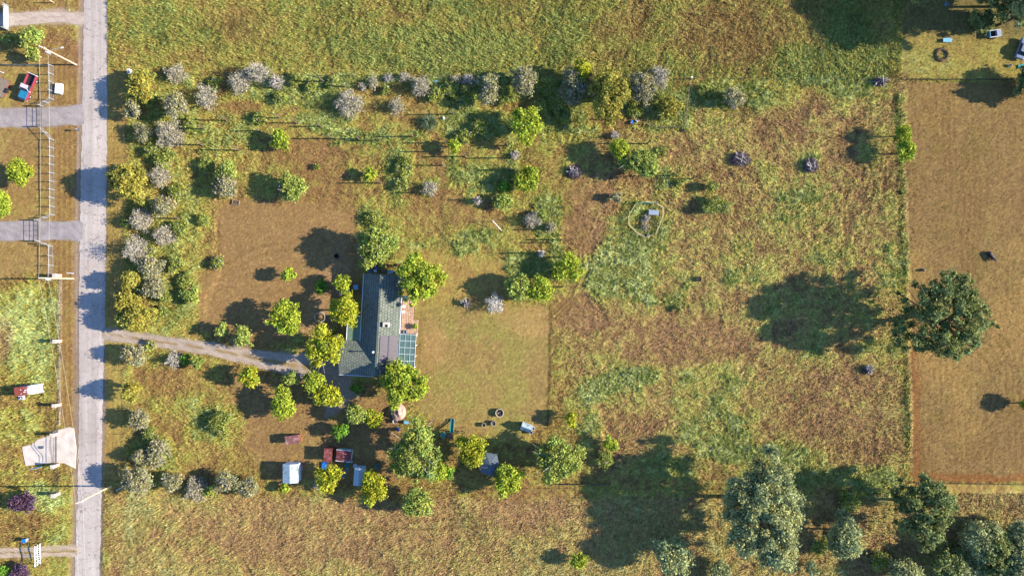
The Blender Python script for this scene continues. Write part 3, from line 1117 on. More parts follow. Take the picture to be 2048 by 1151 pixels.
def tree(px, py, r_px, kind, label, h=None, group=None, sx=1.0, sy=1.0, seed=None, pale=None, dense=1.0):
    r = r_px * S * (1.1 if kind in ('grey', 'og', 'olive') else 1.04)
    if h is None:
        h = {'lime': 1.55, 'soft': 1.45, 'olive': 1.7, 'yellow': 1.6, 'grey': 1.55, 'og': 1.55, 'sage': 1.6, 'oak': 1.5, 'dead': 2.0, 'low': .8, 'deep': 1.3,
             'purple': 1.3, 'yucca': .8}[kind] * r + .3
    zc = h * .55
    r *= (H - zc) / H
    x, y = P(px, py, zc)
    rg = np.random.default_rng(int(px * 7919 + py * 104729) % 2 ** 31 if seed is None else seed)
    t = thing(NAMES[kind], label, WORDS[kind], (x, y, gz(x, y) - .03), 0, group)
    if kind == 'dead':
        b = dead_tree_mesh(rg, r, h)
        b.build('trunk', M_BARKP, t)
        v, col, _ = twiggy(rg, r * .8, h * .8, (226, 218, 208), .3)
        me = np_mesh('crown', v.reshape(-1, 3), np.arange(len(v) * 3).reshape(-1, 3), np.repeat(col, 3, 0), M_TWIG)
        link('crown', me, t)
        return t
    if kind == 'grey':
        q_ = rg.random()
        gcol = tuple(np.array(LEAFC['grey']) * (1 - .55 * q_) + np.array((178, 166, 120)) * .55 * q_)
        v, col, tips = twiggy(rg, r * rg.uniform(.92, 1.12), h * rg.uniform(.85, 1.15), pale or gcol, dense * rg.uniform(.55, 1.1), rg.uniform(.82, 1.15), rg.uniform(.82, 1.15))
        me = np_mesh('crown', v.reshape(-1, 3), np.arange(len(v) * 3).reshape(-1, 3), np.repeat(col, 3, 0), M_TWIG)
        link('crown', me, t)
        sel = tips[rg.choice(len(tips), min(16, len(tips)), replace=False)] * .8
        b = B()
        for e in sel:
            b.tube((rg.normal(0, .1), rg.normal(0, .1), -.1), e * .55 + rg.normal(size=3) * .05, .05, .035, 5, False)
            b.tube(e * .55, e, .035, .012, 4, False)
        b.build('trunk', M_BARKP, t)
        return t
    if kind == 'yucca':
        n = 420
        d = unit(rg.normal(size=(n, 3)) + np.array([0, 0, .3]))
        d[:, 2] = np.abs(d[:, 2]) * .7 + .05
        ln = rg.uniform(.7, 1.05, n) * r
        v = sticks(np.zeros((n, 3)) + rg.normal(size=(n, 3)) * .12 + np.array([0, 0, .35]), d * ln[:, None] + np.array([0, 0, .3]), rg.uniform(.05, .09, n), rg)
        col = np.array(C(*LEAFC['yucca'], k=KL))[None] * rg.uniform(.6, 1.4, n)[:, None]
        me = np_mesh('crown', v.reshape(-1, 3), np.arange(n * 3).reshape(-1, 3), np.repeat(col, 3, 0), M_LEAF)
        link('crown', me, t)
        B().tube((0, 0, -.1), (0, 0, .5), .22, .16, 8).build('trunk', M_BARK, t)
        return t
    v, col, cc = crown(rg, kind, r, h, sx, sy)
    if pale is not None:                       # one side of the crown is bare grey wood
        v2, c2, _ = twiggy(rg, r * .8, h * .8, (180, 172, 165), .6)
        v2 = v2 + np.array([pale[0] * r, pale[1] * r, 0])
        v = np.concatenate([v, v2])
        col = np.concatenate([col, c2])
    v[..., 2] = np.maximum(v[..., 2], .03)
    me = np_mesh('crown', v.reshape(-1, 3), np.arange(len(v) * 3).reshape(-1, 3), np.repeat(col, 3, 0), M_LEAF)
    link('crown', me, t)
    nt = int(np.clip(6 + r * 2.2, 6, 30))
    sel = cc[rg.choice(len(cc), min(nt, len(cc)), replace=False)]
    limbs('trunk', rg, M_BARKP if kind in ('og', 'yellow', 'soft') else M_BARK, r, h, sel, .05 + .045 * r, t)
    return t


HG = 'grey leafless shrubs of the roadside hedge'
HO = 'olive shrubs of the roadside hedge'
HM = 'grey green shrubs of the roadside hedge'
NG = 'grey leafless shrubs along the north fence'
lg = 'grey leafless shrub of the hedge along the paved road'
lo = 'dense olive green shrub of the hedge along the paved road'
lm = 'grey green half bare shrub of the hedge along the paved road'
ln_ = 'grey leafless shrub in the row along the north fence'
TREES = [
    # roadside hedge
    (285, 175, 28, 'olive', 'olive shrub of the roadside hedge just below the white utility box', 4.6, HO), (347, 145, 20, 'grey', ln_, None, NG), (352, 213, 26, 'og', 'large grey green shrub in the second row behind the roadside hedge', None, HM), (266, 218, 17, 'og', 'small grey green hedge shrub opposite the steel gate beside the pickup', 3.8, HM),
    (335, 265, 25, 'grey', lg, None, HG), (285, 265, 18, 'og', 'low shaded grey green shrub opposite the mailbox', 2.4, HM), (408, 190, 24, 'grey', lg, None, HG), (259, 364, 36, 'olive', 'largest olive shrub of the roadside hedge, its shadow crossing the whole road', 6.4, HO),
    (322, 322, 22, 'low', 'low bright green bush behind the grey hedge shrubs', 1.6), (314, 350, 21, 'grey', lg, None, HG), (326, 412, 22, 'og', lm, None, HM),
    (276, 437, 24, 'grey', lg, 4.4, HG), (325, 470, 19, 'grey', lg, None, HG), (268, 499, 26, 'grey', lg, 5.4, HG), (303, 535, 23, 'og', lm, None, HM),
    (262, 562, 20, 'olive', 'round olive hedge shrub straight across the road from the topmost brick pillar', 5.0, HO), (308, 576, 22, 'og', lm, None, HM), (255, 602, 20, 'olive', 'olive hedge shrub merging into the wide one at the driveway mouth', 5.0, HO), (272, 636, 30, 'olive', 'wide olive hedge shrub beside the driveway mouth', 5.2, HO),
    (300, 628, 16, 'olive', 'small olive shrub behind the wide one at the driveway mouth', 3.0, HO), (328, 622, 13, 'low', 'small pale green bush beside the olive hedge end', 1.2), (383, 590, 18, 'soft', 'small green tree at the edge of the dirt yard', 2.6),
    (267, 710, 21, 'og', 'grey green hedge shrub beside the white board at the driveway', 4.4, HM), (345, 720, 16, 'grey', 'grey leafless shrub south of the driveway', None), (371, 718, 11, 'deep', 'small dark green shrub leaning on a grey one by the driveway'),
    (265, 783, 20, 'olive', 'round olive hedge shrub south of the driveway, in a bare ring', 5.2, HO), (278, 838, 19, 'og', 'grey green hedge shrub across the road from the concrete entrance', None, HM), (318, 906, 28, 'og', 'broad low grey green shrub above the south fence corner', 3.0), (282, 912, 16, 'og', 'small grey green hedge shrub next to the half dead corner tree', 3.2, HM),
    (275, 957, 28, 'og', 'half dead tree with long pale twigs by the road corner', 5.0, None), (343, 962, 21, 'og', 'grey green shrub at the west end of the south fence', 3.2),
    (388, 980, 24, 'grey', 'wide grey leafless shrub on the south fence', 3.2),
    # north row
    (474, 161, 23, 'grey', ln_, None, NG), (512, 142, 23, 'grey', ln_, 4.6, NG), (551, 163, 13, 'grey', ln_, None, NG), (746, 163, 13, 'grey', ln_, None, NG),
    (724, 172, 8, 'grey', ln_, None, NG), (776, 155, 9, 'grey', ln_, None, NG), (808, 152, 12, 'grey', ln_, None, NG), (840, 169, 22, 'grey', 'dense dark grey leafless shrub beside the blue scrap', None),
    (694, 204, 24, 'grey', 'round grey leafless shrub alone in the orchard grass', None), (792, 210, 16, 'grey', 'small grey leafless shrub inside a ring of long grass', None),
    (912, 158, 9, 'grey', ln_, None, NG), (935, 157, 11, 'grey', ln_, None, NG), (978, 178, 24, 'og', 'tall narrow grey green shrub by the north fence', 4.8, None, .85, 1.25),
    (1047, 162, 28, 'og', 'broad grey brown shrub by the north fence with deep shade', 5.2), (1165, 140, 20, 'yellow', 'golden green tree at the back of the olive thicket', 5.5),
    (1218, 188, 42, 'olive', 'large golden olive tree of the thicket beside the north fence', 7.6, None, .85, 1.2), (1152, 170, 31, 'og', 'dull shaded shrub on the west side of the olive thicket', 5.0),
    (1285, 176, 31, 'og', 'big yellowish grey tree between the olive tree and a mauve shrub', 5.4), (1320, 152, 20, 'grey', 'mauve grey leafless shrub at the east end of the thicket', None),
    (1340, 214, 22, 'olive', 'rounded olive shrub shading the fenced garden pen', 3.4), (1467, 193, 22, 'og', 'lone dull green shrub east of the garden pen', 3.6), (1470, 205, 9, 'grey', 'small pale twiggy bush under the lone shrub', None),
    # orchard
    (562, 281, 20, 'lime', 'small lime and grey orchard tree north of the dirt yard', 3.0, None, 1, 1, None, (-.5, 0)), (455, 340, 20, 'soft', 'bright green tree west of the dirt yard', 3.2),
    (452, 371, 23, 'og', 'pale half leafless tree below a bright green one', 3.4), (585, 377, 26, 'soft', 'round tree half lime half bare at the top of the dirt yard', 4.2, None, 1, 1, None, (-.55, 0)),
    (435, 525, 16, 'low', 'low yellow green bush at the edge of the dirt yard', 1.6), (740, 350, 14, 'lime', 'little lime sapling in the orchard rows', 2.6), (635, 335, 9, 'low', 'tiny green bush on the bare orchard ground', .8),
    (858, 243, 22, 'yucca', 'spiky blue green agave like plant in the orchard', 1.9), (1053, 249, 34, 'lime', 'brightest lime tree of the orchard, round and full', 5.2), (909, 291, 15, 'lime', 'small vivid lime tree at the head of a grass bed', 3.0),
    (1054, 360, 27, 'lime', 'round lime tree south of the bright lime one', 3.6), (1010, 374, 14, 'deep', 'dark green bush touching the round lime tree', 1.8), (1003, 403, 18, 'soft', 'loose pale green bush below the shaded bed', 2.2),
    (808, 330, 19, 'low', 'feathery green bush inside the orchard rows', 1.6), (803, 366, 14, 'low', 'soft light green bush beside a grey one', 1.3), (858, 376, 16, 'grey', 'pale grey leafless bush in the orchard', None),
    (1030, 310, 8, 'grey', 'tiny grey twig bush at the bed edge', 1.5), (955, 401, 8, 'grey', 'small dead twig bush with spread shadow', 2.2), (1066, 439, 18, 'grey', 'grey leafless tree beside the mown track', 3.2),
    (1085, 430, 10, 'soft', 'small lime shoot beside the grey tree at the track', 2.0), (1103, 453, 10, 'grey', 'small pink grey bare bush by the track', 2.6), (1083, 507, 8, 'dead', 'thin pale dead sapling among the stakes', 3.4),
    (1137, 535, 30, 'lime', 'soft lime tree beside the tyre tracks', 4.0), (1036, 576, 27, 'soft', 'pale green tree of the pair north of the lawn', 4.2), (1082, 580, 25, 'lime', 'lime tree of the pair north of the lawn', 4.4),
    (990, 608, 24, 'dead', 'bare white dead tree casting spidery shadows on the lawn', 5.0), (745, 437, 18, 'low', 'yellow olive bush above the tall tree by the house', 1.2),
    # round the house
    (754, 490, 41, 'soft', 'tall tree north of the house with pale bark', 7.0, None, 1, 1, None, (-.5, 0)), (578, 550, 15, 'lime', 'thin little lime tree in the dirt yard', 3.2), (686, 566, 20, 'lime', 'small lime tree beside the house by the white table', 3.6, None, 1, 1, None, (0, -.5)),
    (642, 572, 14, 'deep', 'small shaded green bush west of the house', 1.4), (690, 620, 33, 'yellow', 'golden open tree beside the porch', 6.4), (573, 635, 33, 'lime', 'lime tree with drooping boughs by the stone ring', 5.6),
    (652, 694, 39, 'yellow', 'large yellow green tree shading the drive by the garage', 6.6), (444, 661, 14, 'soft', 'small tree at the north edge of the driveway', 3.4), (487, 674, 20, 'soft', 'lime and grey tree leaning over the driveway', 4.0, None, 1, 1, None, (-.7, -.4)),
    (398, 724, 16, 'soft', 'small tree south of the driveway', 3.0), (501, 753, 20, 'yellow', 'rounded yellow green tree south of the driveway bend', 4.4), (581, 755, 16, 'soft', 'pale green tree at the gravel yard corner', 3.8),
    (627, 762, 20, 'lime', 'round lime tree in the gravel yard', 4.2), (568, 790, 20, 'lime', 'upper lime tree of the merged pair south of the gravel', 4.4), (565, 816, 23, 'lime', 'lower lime tree of the merged pair south of the gravel', 4.2),
    (656, 790, 27, 'yellow', 'broad yellow green tree south of the gravel yard', 4.0, None, 1.15, .85), (440, 845, 26, 'low', 'fuzzy green bush on the grass south of the drive', 2.2), (712, 775, 12, 'deep', 'small green bush in the shade south of the garage', 1.8),
    (713, 826, 21, 'soft', 'greyish lime tree beside a golden one near the sheds', 4.2), (750, 836, 19, 'yellow', 'golden green tree beside the covered pile', 3.6), (680, 862, 17, 'deep', 'glossy deep green tree north of the red roofed sheds', 3.0),
    (840, 559, 47, 'lime', 'great round lime tree at the northeast corner of the house', 7.6), (809, 767, 47, 'lime', 'great lime tree at the southeast corner of the house', 7.6), (830, 652, 6, 'lime', 'potted lime bush on the brick patio', 1.0),
    # sheds and south fence
    (456, 960, 22, 'og', 'grey green tree on the fence west of the white shed', 3.6), (420, 980, 13, 'soft', 'small green tree between grey ones on the south fence', 2.0), (497, 975, 20, 'og', 'pale shrub on the south fence nearest the white shed', 3.0),
    (570, 975, 12, 'lime', 'small lime bush under the white shed', 1.8), (657, 951, 26, 'yellow', 'yellow green tree overhanging the red roofed shed', 4.2), (637, 967, 12, 'grey', 'pale dead twigs beside the yellow green tree', 2.6),
    (748, 973, 28, 'yellow', 'golden tree beside the tin shed', 4.6, None, .95, 1.1), (832, 905, 56, 'soft', 'huge soft green tree beside the slide', 8.2), (880, 940, 20, 'lime', 'lower lime lobe tree under the huge soft tree', 3.6),
    (899, 942, 14, 'deep', 'small round green tree by the south fence', 2.6), (943, 897, 30, 'yellow', 'golden lime tree beside the dark canopy', 5.4), (835, 1003, 33, 'soft', 'soft green tree standing in the field south of the fence', 5.0),
    (1015, 956, 31, 'lime', 'loose lime tree on the fence south of the canopy', 4.4), (1118, 916, 48, 'soft', 'very broad lime tree at the end of the lawn', 6.4, None, 1.1, .92), (1222, 885, 16, 'lime', 'small lime tree east of the very broad one', 2.8),
    (1208, 918, 20, 'low', 'soft low bush between the broad tree and the fence end', 1.8), (1142, 838, 15, 'yellow', 'narrow yellow sapling inside the wire cage', 3.2, None, .6, 1.2),
    # east
    (1240, 300, 22, 'lime', 'bright lime tree joined to a wider one in the pasture corner', 4.4), (1284, 326, 33, 'soft', 'wide lime tree in the pasture corner', 5.2), (1232, 269, 8, 'grey', 'small grey sapling above the bright lime tree', 2.4),
    (1325, 303, 12, 'low', 'low dark bush east of the wide lime tree', 1.0), (1360, 366, 10, 'low', 'tiny shaded bush in the pasture grass', 1.2), (1425, 372, 14, 'low', 'little green bush with a round shadow', 2.2), (1434, 410, 24, 'low', 'spreading bush east of the ring garden', 2.4, None, 1.4, .7),
    (1232, 395, 11, 'og', 'small dull bush west of the ring garden', 2.0), (1358, 617, 8, 'low', 'tiny bush alone in the straw pasture', 1.2),
    (1803, 268, 17, 'lime', 'upper lime shrub growing through the east fence', 4.4), (1808, 302, 21, 'lime', 'lower lime shrub growing through the east fence', 4.6),
    (1880, 632, 97, 'oak', 'giant dark green oak standing over the east fence', 14.0), (1522, 1020, 86, 'sage', 'greatest sage green tree with heavy lobes below the straw pasture', 14.0, None, .94, 1.2),
    (1842, 1018, 58, 'oak', 'tall grey green tree at the end of the east fence', 11.0, None, .95, 1.35), (1688, 1072, 36, 'sage', 'pale silver tree between the two great ones', 7.0, None, .85, 1.2),
    (1344, 1112, 37, 'sage', 'silver grey tree alone in the south field', 7.0), (1158, 1118, 18, 'lime', 'small bright lime shrub in the south field', 3.2), (1625, 1135, 16, 'sage', 'small sage bush at the foot of the great tree', 2.4),
    (1810, 1142, 28, 'sage', 'rounded sage tree below the fence corner woods', 5.0), (1990, 1105, 46, 'oak', 'dark tree of the southeast copse', 6.5), (2035, 1135, 40, 'sage', 'sage tree of the southeast copse', 7.0), (1935, 1138, 34, 'sage', 'spreading green tree at the edge of the southeast copse', 4.5), (1440, 1142, 22, 'sage', 'sage bush west of the great trees', 3.0),
    (2056, 808, 20, 'lime', 'lone sapling in the mown field', 3.4), (2066, 12, 46, 'sage', 'tall pale tree over the northeast yard', 17.0), (2112, -36, 54, 'sage', 'tall tree behind the pale one in the northeast yard', 20.0),
    (1965, 40, 26, 'oak', 'dark bush in the shade of the northeast yard', 2.4), (2075, 165, 40, 'oak', 'tree beyond the northeast yard fence', 5.5), (1850, -35, 40, 'oak', 'dark tree at the top of the northeast yard', 9.0),
    (2035, 12, 42, 'oak', 'low dark tree under the tall pale ones of the northeast yard', 8.5), (1985, -22, 40, 'oak', 'dark tree at the far side of the northeast yard', 7.5),
    (1960, 1078, 40, 'sage', 'dull green tree west of the southeast copse', 6.0), (1895, 1128, 36, 'oak', 'rounded dark tree at the foot of the fence corner tree', 5.0), (2040, 1078, 34, 'sage', 'pale tree above the southeast copse', 6.0),
    (1760, 1120, 22, 'low', 'weedy bush under the copse fence', 2.0), (1700, 1000, 26, 'low', 'lush weed bush in the shade between the great trees', 1.4), (1640, 1090, 20, 'low', 'weed bush at the foot of the greatest sage tree', 1.6),
    # west lots
    (64, 76, 21, 'soft', 'upper bushy green tree by the utility pole', 4.2), (70, 108, 15, 'soft', 'lower bushy green tree by the utility pole', 3.0), (12, 78, 9, 'soft', 'small bush in the shade of the bushy trees', 2.0), (34, 77, 10, 'low', 'dull shaded bush beside the bushy trees', 1.8),
    (45, 345, 27, 'lime', 'loose leafed lime tree inside the chain link fence', 4.4), (3, 408, 28, 'lime', 'full lime tree at the lawn inside the chain link fence', 4.6), (45, 1003, 24, 'purple', 'dark purple leaved shrub below the concrete entrance', 2.6, None, 1.2, .7),
    (40, 1143, 20, 'purple', 'purple leaved shrub below the white scroll gate', 2.2), (6, 1140, 14, 'deep', 'dark green bush beside the purple shrub', 2.0),
]
for tr in TREES:
    tree(*tr)
for px, py, r_ in [(300, 300, 15), (340, 312, 17), (352, 385, 18), (362, 455, 20), (300, 500, 14), (352, 528, 18), (372, 562, 16), (332, 592, 16), (302, 872, 18),
                   (250, 445, 11), (244, 335, 12), (380, 250, 16), (410, 330, 16), (405, 440, 14), (300, 690, 12), (320, 230, 14), (300, 205, 12)]:
    tree(px, py, r_, 'low', 'low weedy green bush in the undergrowth behind the roadside hedge', .9 + r_ * .035, 'weedy bushes behind the roadside hedge')
for px, py, r_ in [(430, 168, 15), (592, 160, 15), (622, 172, 13), (662, 166, 13), (872, 188, 17), (902, 178, 18), (932, 200, 20), (1012, 192, 20), (1092, 172, 20), (1112, 202, 24), (1130, 232, 20), (962, 256, 20),
                   (930, 272, 16), (1080, 215, 18), (560, 196, 16), (520, 235, 15), (1270, 222, 18), (1315, 185, 14), (1410, 180, 16), (770, 180, 12)]:
    tree(px, py, r_, 'low', 'low weedy green bush in the undergrowth along the north fence', .7 + r_ * .04, 'weedy bushes along the north fence')

# ------------------------------------------------------------------ fences
POSTMESH = {}


def post_mesh(kind, r, h, m):
    key = (kind, r, h)
    if key not in POSTMESH:
        POSTMESH[key] = B().tube((0, 0, -.2), (0, 0, h), r, r * .9, 6).mesh(kind, m)
    return POSTMESH[key]


def along(pts, spacing):
    out = []
    for (x0, y0), (x1, y1) in zip(pts[:-1], pts[1:]):
        n = max(1, round(math.hypot(x1 - x0, y1 - y0) / spacing))
        for k in range(n):
            out.append((x0 + (x1 - x0) * k / n, y0 + (y1 - y0) * k / n))
    out.append(pts[-1])
    return out


def fence(name, label, pts_px, post_h, post_r, spacing_px, heights, mpost, mwire, wire_r=.012, mesh_gap=None, rail=None):
    pts = along(pts_px, spacing_px)
    w = [P(*p) for p in pts]
    x0, y0 = w[0]
    t = thing(name, label, 'fence', (x0, y0, 0))
    pm = post_mesh('post', post_r, post_h, mpost)
    rnd = random.Random(len(pts))
    for x, y in w:
        o = link('post', pm, t, (x - x0, y - y0, gz(x, y)))
        o.rotation_euler = (rnd.uniform(-.04, .04), rnd.uniform(-.04, .04), rnd.uniform(0, 3))
    for hgt in heights:
        b = B()
        for (xa, ya), (xb, yb) in zip(w[:-1], w[1:]):
            b.tube((xa - x0, ya - y0, hgt), (xb - x0, yb - y0, hgt), wire_r, wire_r, 4, False)
        b.build('wire', mwire, t)
    if rail:
        b = B()
        for (xa, ya), (xb, yb) in zip(w[:-1], w[1:]):
            b.tube((xa - x0, ya - y0, rail[0]), (xb - x0, yb - y0, rail[0]), rail[1], rail[1], 6)
        b.build('top_rail', mpost, t)
    if mesh_gap:
        b = B()
        for (xa, ya), (xb, yb) in zip(w[:-1], w[1:]):
            d = math.hypot(xb - xa, yb - ya)
            n = max(1, int(d / mesh_gap[0]))
            for k in range(n):
                f = k / n
                x, y = xa + (xb - xa) * f - x0, ya + (yb - ya) * f - y0
                b.tube((x, y, .05), (x, y, mesh_gap[1]), mesh_gap[2], mesh_gap[2], 3, False)
        o = b.build('wire_mesh', mwire, t)
        o['kind'] = 'stuff'
    return t


fence('wire_fence', 'wire fence on thin posts between the verge and the hedge', [(255, 148), (252, 400), (248, 640)], 1.25, .05, 42, (.4, .75, 1.1), M_POSTW, M_POSTW, .008)
fence('wire_fence', 'wire fence on thin posts beside the verge south of the driveway', [(256, 700), (252, 820), (250, 962)], 1.25, .05, 42, (.4, .75, 1.1), M_POSTW, M_POSTW, .008)
fence('wire_fence', 'long wire fence dividing the orchard from the north meadow', [(258, 150), (800, 153), (1380, 158), (1803, 160)], 1.1, .05, 50, (.4, .75, 1.05), M_POSTW, M_POSTW, .008)
fence('wire_fence', 'long wire fence between the sheds and the south field', [(262, 968), (560, 972), (880, 975), (1230, 975)], 1.1, .05, 45, (.4, .75, 1.05), M_POSTW, M_POSTW, .008)
fence('wire_fence', 'wire fence under the great sage trees', [(1232, 975), (1500, 978), (1820, 974)], 1.1, .05, 60, (.4, .75, 1.05), M_POSTW, M_POSTW, .008)
fence('wire_fence', 'wire fence between the straw pasture and the mown field', [(1806, 164), (1811, 400), (1818, 560), (1824, 780), (1826, 962)], 1.1, .05, 58, (.35, .7, 1.0), M_POSTW, M_POSTW, .008)
fence('wire_fence', 'dark wire fence along the shaded northeast yard', [(1803, -40), (1805, 156)], 1.4, .06, 30, (.5, .9, 1.3), M_IRON, M_IRON, .03)
fence('wire_fence', 'dark close fence between the northeast yard and the mown field', [(1810, 160), (1930, 160), (2090, 162)], 1.0, .05, 25, (.3, .6, .95), M_IRON, M_IRON, .025, (.16, .95, .01))
fence('wire_fence', 'low wire fence at the south edge of the mown field', [(1828, 964), (1950, 966), (2090, 968)], .8, .05, 40, (.3, .55, .75), M_POSTW, M_IRON, .02)
fence('wire_fence', 'wire fence running south through the copse', [(1752, 1040), (1775, 1100), (1790, 1160)], 1.0, .05, 40, (.4, .9), M_POSTW, M_POSTW, .008)
fence('wire_fence', 'wire fence hidden in the lush strip of the south field', [(262, 985), (258, 1080), (250, 1170)], .9, .05, 45, (.4, .8), M_POSTW, M_POSTW, .008)
fence('chain_link_fence', 'chain link fence with steel posts north of the upper steel gate', [(107, 133), (108, 200), (86, 213)], 1.65, .09, 17, (.1, 1.3), M_STEEL, M_STEEL, .02, (.16, 1.3, .011), (1.35, .035))
fence('chain_link_fence', 'chain link fence with steel posts between the two steel gates', [(84, 253), (108, 280), (109, 430), (80, 441)], 1.65, .09, 17, (.1, 1.3), M_STEEL, M_STEEL, .02, (.16, 1.3, .011), (1.35, .035))
fence('chain_link_fence', 'chain link fence with steel posts south of the lower steel gate', [(80, 482), (106, 492), (107, 550)], 1.65, .09, 17, (.1, 1.3), M_STEEL, M_STEEL, .02, (.16, 1.3, .011), (1.35, .035))
fence('rail_fence', 'wire fence beside the flatbed trailer and the pickup', [(107, 131), (60, 133), (-40, 130)], 1.2, .06, 26, (.4, .8, 1.1), M_POSTW, M_STEEL, .015)
for (a, b_), lab in ((((122, 557), (122, 677)), 'black picket fence between the topmost brick pillars'), (((122, 686), (121, 804)), 'black picket fence below the rusty van'),
                     (((121, 812), (117, 862)), 'black picket fence above the concrete entrance'), (((117, 932), (119, 980)), 'black picket fence below the concrete entrance')):
    fence('picket_fence', lab, [a, b_], 1.4, .045, 24, (.2, 1.25), M_IRON, M_IRON, .025, (.14, 1.3, .012))


def steel_gate(label, px, y0, y1, h, m, wood=False):
    x, ya = P(px, y0)
    _, yb = P(px, y1)
    t = thing('farm_gate', label, 'gate', (x, ya, 0))
    ln = yb - ya
    for z in (.15, .5, .85, h):
        B().tube((0, 0, z), (0, ln, z), .03, .03, 6).build('rail', m, t)
    for k in range(5):
        B().tube((0, ln * k / 4, .15), (0, ln * k / 4, h), .025, .025, 6).build('upright', m, t)
    for yy in (0.12, ln - .12):
        B().tube((0, yy, -.2), (0, yy, h + .35), .09, .09, 8).build('post', M_POSTW if wood else m, t)
    return t


steel_gate('dark steel bar gate across the gravel drive beside the pickup', 84, 213, 252, 1.35, M_IRON)
steel_gate('dark steel bar gate across the gravel drive with the flared mouth', 78, 441, 481, 1.35, M_IRON)
t = steel_gate('pale metal sheeted gate with wooden rails at the dirt drive', 18, 14, 60, 1.5, M_STEEL)
x, y = P(18, 14)
B().box((0, -2.3, .8), (.03, 4.4, 1.2)).build('panel', M_TIN, t)
# diagonal timber posts of the sheeted gate and nearby
for px, py, ln, rz, lab in ((16, 16, 1.4, .6, 'pale timber leaning at the top of the sheeted gate'), (14, 60, 1.4, .6, 'pale timber leaning at the foot of the sheeted gate'),
                            (108, 6, 1.6, .1, 'pale timber post by the dirt drive')):
    b = B().box((0, 0, ln / 2), (.14, .14, ln + .3), rz)
    tag(b.build('timber_post', M_POLE, None, G(px, py), 0), lab, 'post')


def pillar(px, py, label):
    x, y = P(px, py)
    t = thing('brick_pillar', label, 'pillar', (x, y, gz(x, y)))
    B().box((0, 0, .8), (.62, .62, 2.0)).build('shaft', M_BRICKP, t, bevel=.02)
    B().box((0, 0, 1.86), (.78, .78, .12)).build('cap', M_CONC, t, bevel=.02)


for px, py, lab in ((121, 551, 'pink brick pillar beside the utility pole'), (121, 681, 'pink brick pillar opposite the driveway'), (120, 808, 'pink brick pillar above the concrete entrance and below the van'),
                    (116, 866, 'pink brick pillar at the upper side of the concrete entrance'), (117, 928, 'pink brick pillar at the lower side of the concrete entrance'), (119, 985, 'pink brick pillar below the concrete entrance')):
    pillar(px, py, lab)

# arched iron gate over the concrete entrance
x, y = P(114.5, 868.5)
t = thing('arched_gate', 'arched dark iron gate across the concrete entrance', 'gate', (x, y, .06))
LNG = 5.5


def arch(u, off=0.0):
    return 1.55 + .75 * math.sin(math.pi * min(1, (u * 1.05 + .18))) ** 1.3 + off


for off, nm in ((0, 'top_rail'), (-.32, 'lower_arch_rail')):
    b = B()
    b.path([(0, -LNG * k / 20, arch(k / 20, off)) for k in range(21)], .03)
    b.build(nm, M_IRON, t)
for z in (.12, .95):
    B().tube((0, 0, z), (0, -LNG, z), .035, .035, 6).build('rail', M_IRON, t)
for k in range(23):
    u = k / 22
    B().tube((0, -LNG * u, .12), (0, -LNG * u, arch(u, -.0)), .014, .014, 5).build('bar', M_IRON, t)
# things lying on the slab
o = tag(B().box((0, 0, .12), (.7, .5, .22), .1).add([], []).build('cardboard_box', M_SHADE, None, (*P(85, 893.5), .06)), 'dark flattened box lying on the concrete entrance', 'box')
t = thing('metal_panel', 'pale blue metal panel propped in the grass below the concrete entrance', 'panel', (*P(74, 934), .1), R(14))
B().box((0, 0, .12), (2.2, .08, .35), 0, 0, .5).build('sheet', M_BLUEL, t)
B().tube((-1.1, 0, .0), (1.1, 0, .0), .04, .04, 6).build('frame_bar', M_STEEL, t)

# white scroll gate
x, y = P(82, 1084)
t = thing('scroll_gate', 'white ornamental gate with scroll pickets across the dirt track', 'gate', (x, y, 0))
LG = -4.2
for z in (.25, 1.0, 1.75):
    b = B()
    b.path([(0, LG * k / 16, z + .1 * math.sin(k / 16 * 2 * math.pi)) for k in range(17)], .075)
    b.build('rail', M_WHITE, t)
for k in range(11):
    u = k / 10
    B().tube((0, LG * u, .2), (0, LG * u + .12 * math.sin(k * 2.1), 1.8 + .1 * math.sin(u * 2 * math.pi)), .035, .035, 6).build('picket', M_WHITE, t)
for u in (0, 1):
    B().tube((0, LG * u, -.2), (0, LG * u, 2.1), .08, .08, 8).build('post', M_IRON, t)

# ------------------------------------------------------------------ utility poles and wires
def pole(px, py, h, label, tz, arm=None):
    x, y = P(px, py)
    t = thing('utility_pole', label, 'utility pole', (x, y, 0), 0, 'utility poles along the road')
    B().tube((0, 0, -.3), (0, 0, h), .17, .12, 10).build('pole', M_POLE, t)
    B().tube((0, 0, h - .02), (0, 0, h + .35), .05, .07, 8).build('insulator', M_WHITE, t)
    b = B().tube((-.32, -.22, tz - .5), (-.32, -.22, tz + .4), .26, .26, 14)
    b.tube((-.32, -.22, tz + .4), (-.32, -.22, tz + .48), .28, .2, 14)
    tr = b.build('transformer', M_STEEL, t)
    B().tube((-.32, -.22, tz + .48), (-.32, -.22, tz + .75), .05, .04, 8).build('bushing', M_WHITE, tr)
    B().box((0, 0, h - .75), (.9, .1, .12)).build('crossarm', M_POLE, t)
    for s in (-.4, .4):
        B().tube((s, 0, h - .69), (s, 0, h - .45), .045, .06, 8).build('insulator', M_WHITE, t)
    if arm:
        B().path([(0, 0, tz + .2), (arm[0] * .5, arm[1] * .5, tz + .5), (arm[0], arm[1], tz + .5)], .045).build('lamp_arm', M_STEEL, t)
        B().box((arm[0], arm[1], tz + .45), (.5, .22, .14), math.atan2(arm[1], arm[0])).build('lamp_head', M_WHITE, t, bevel=.03)
    return (x, y)


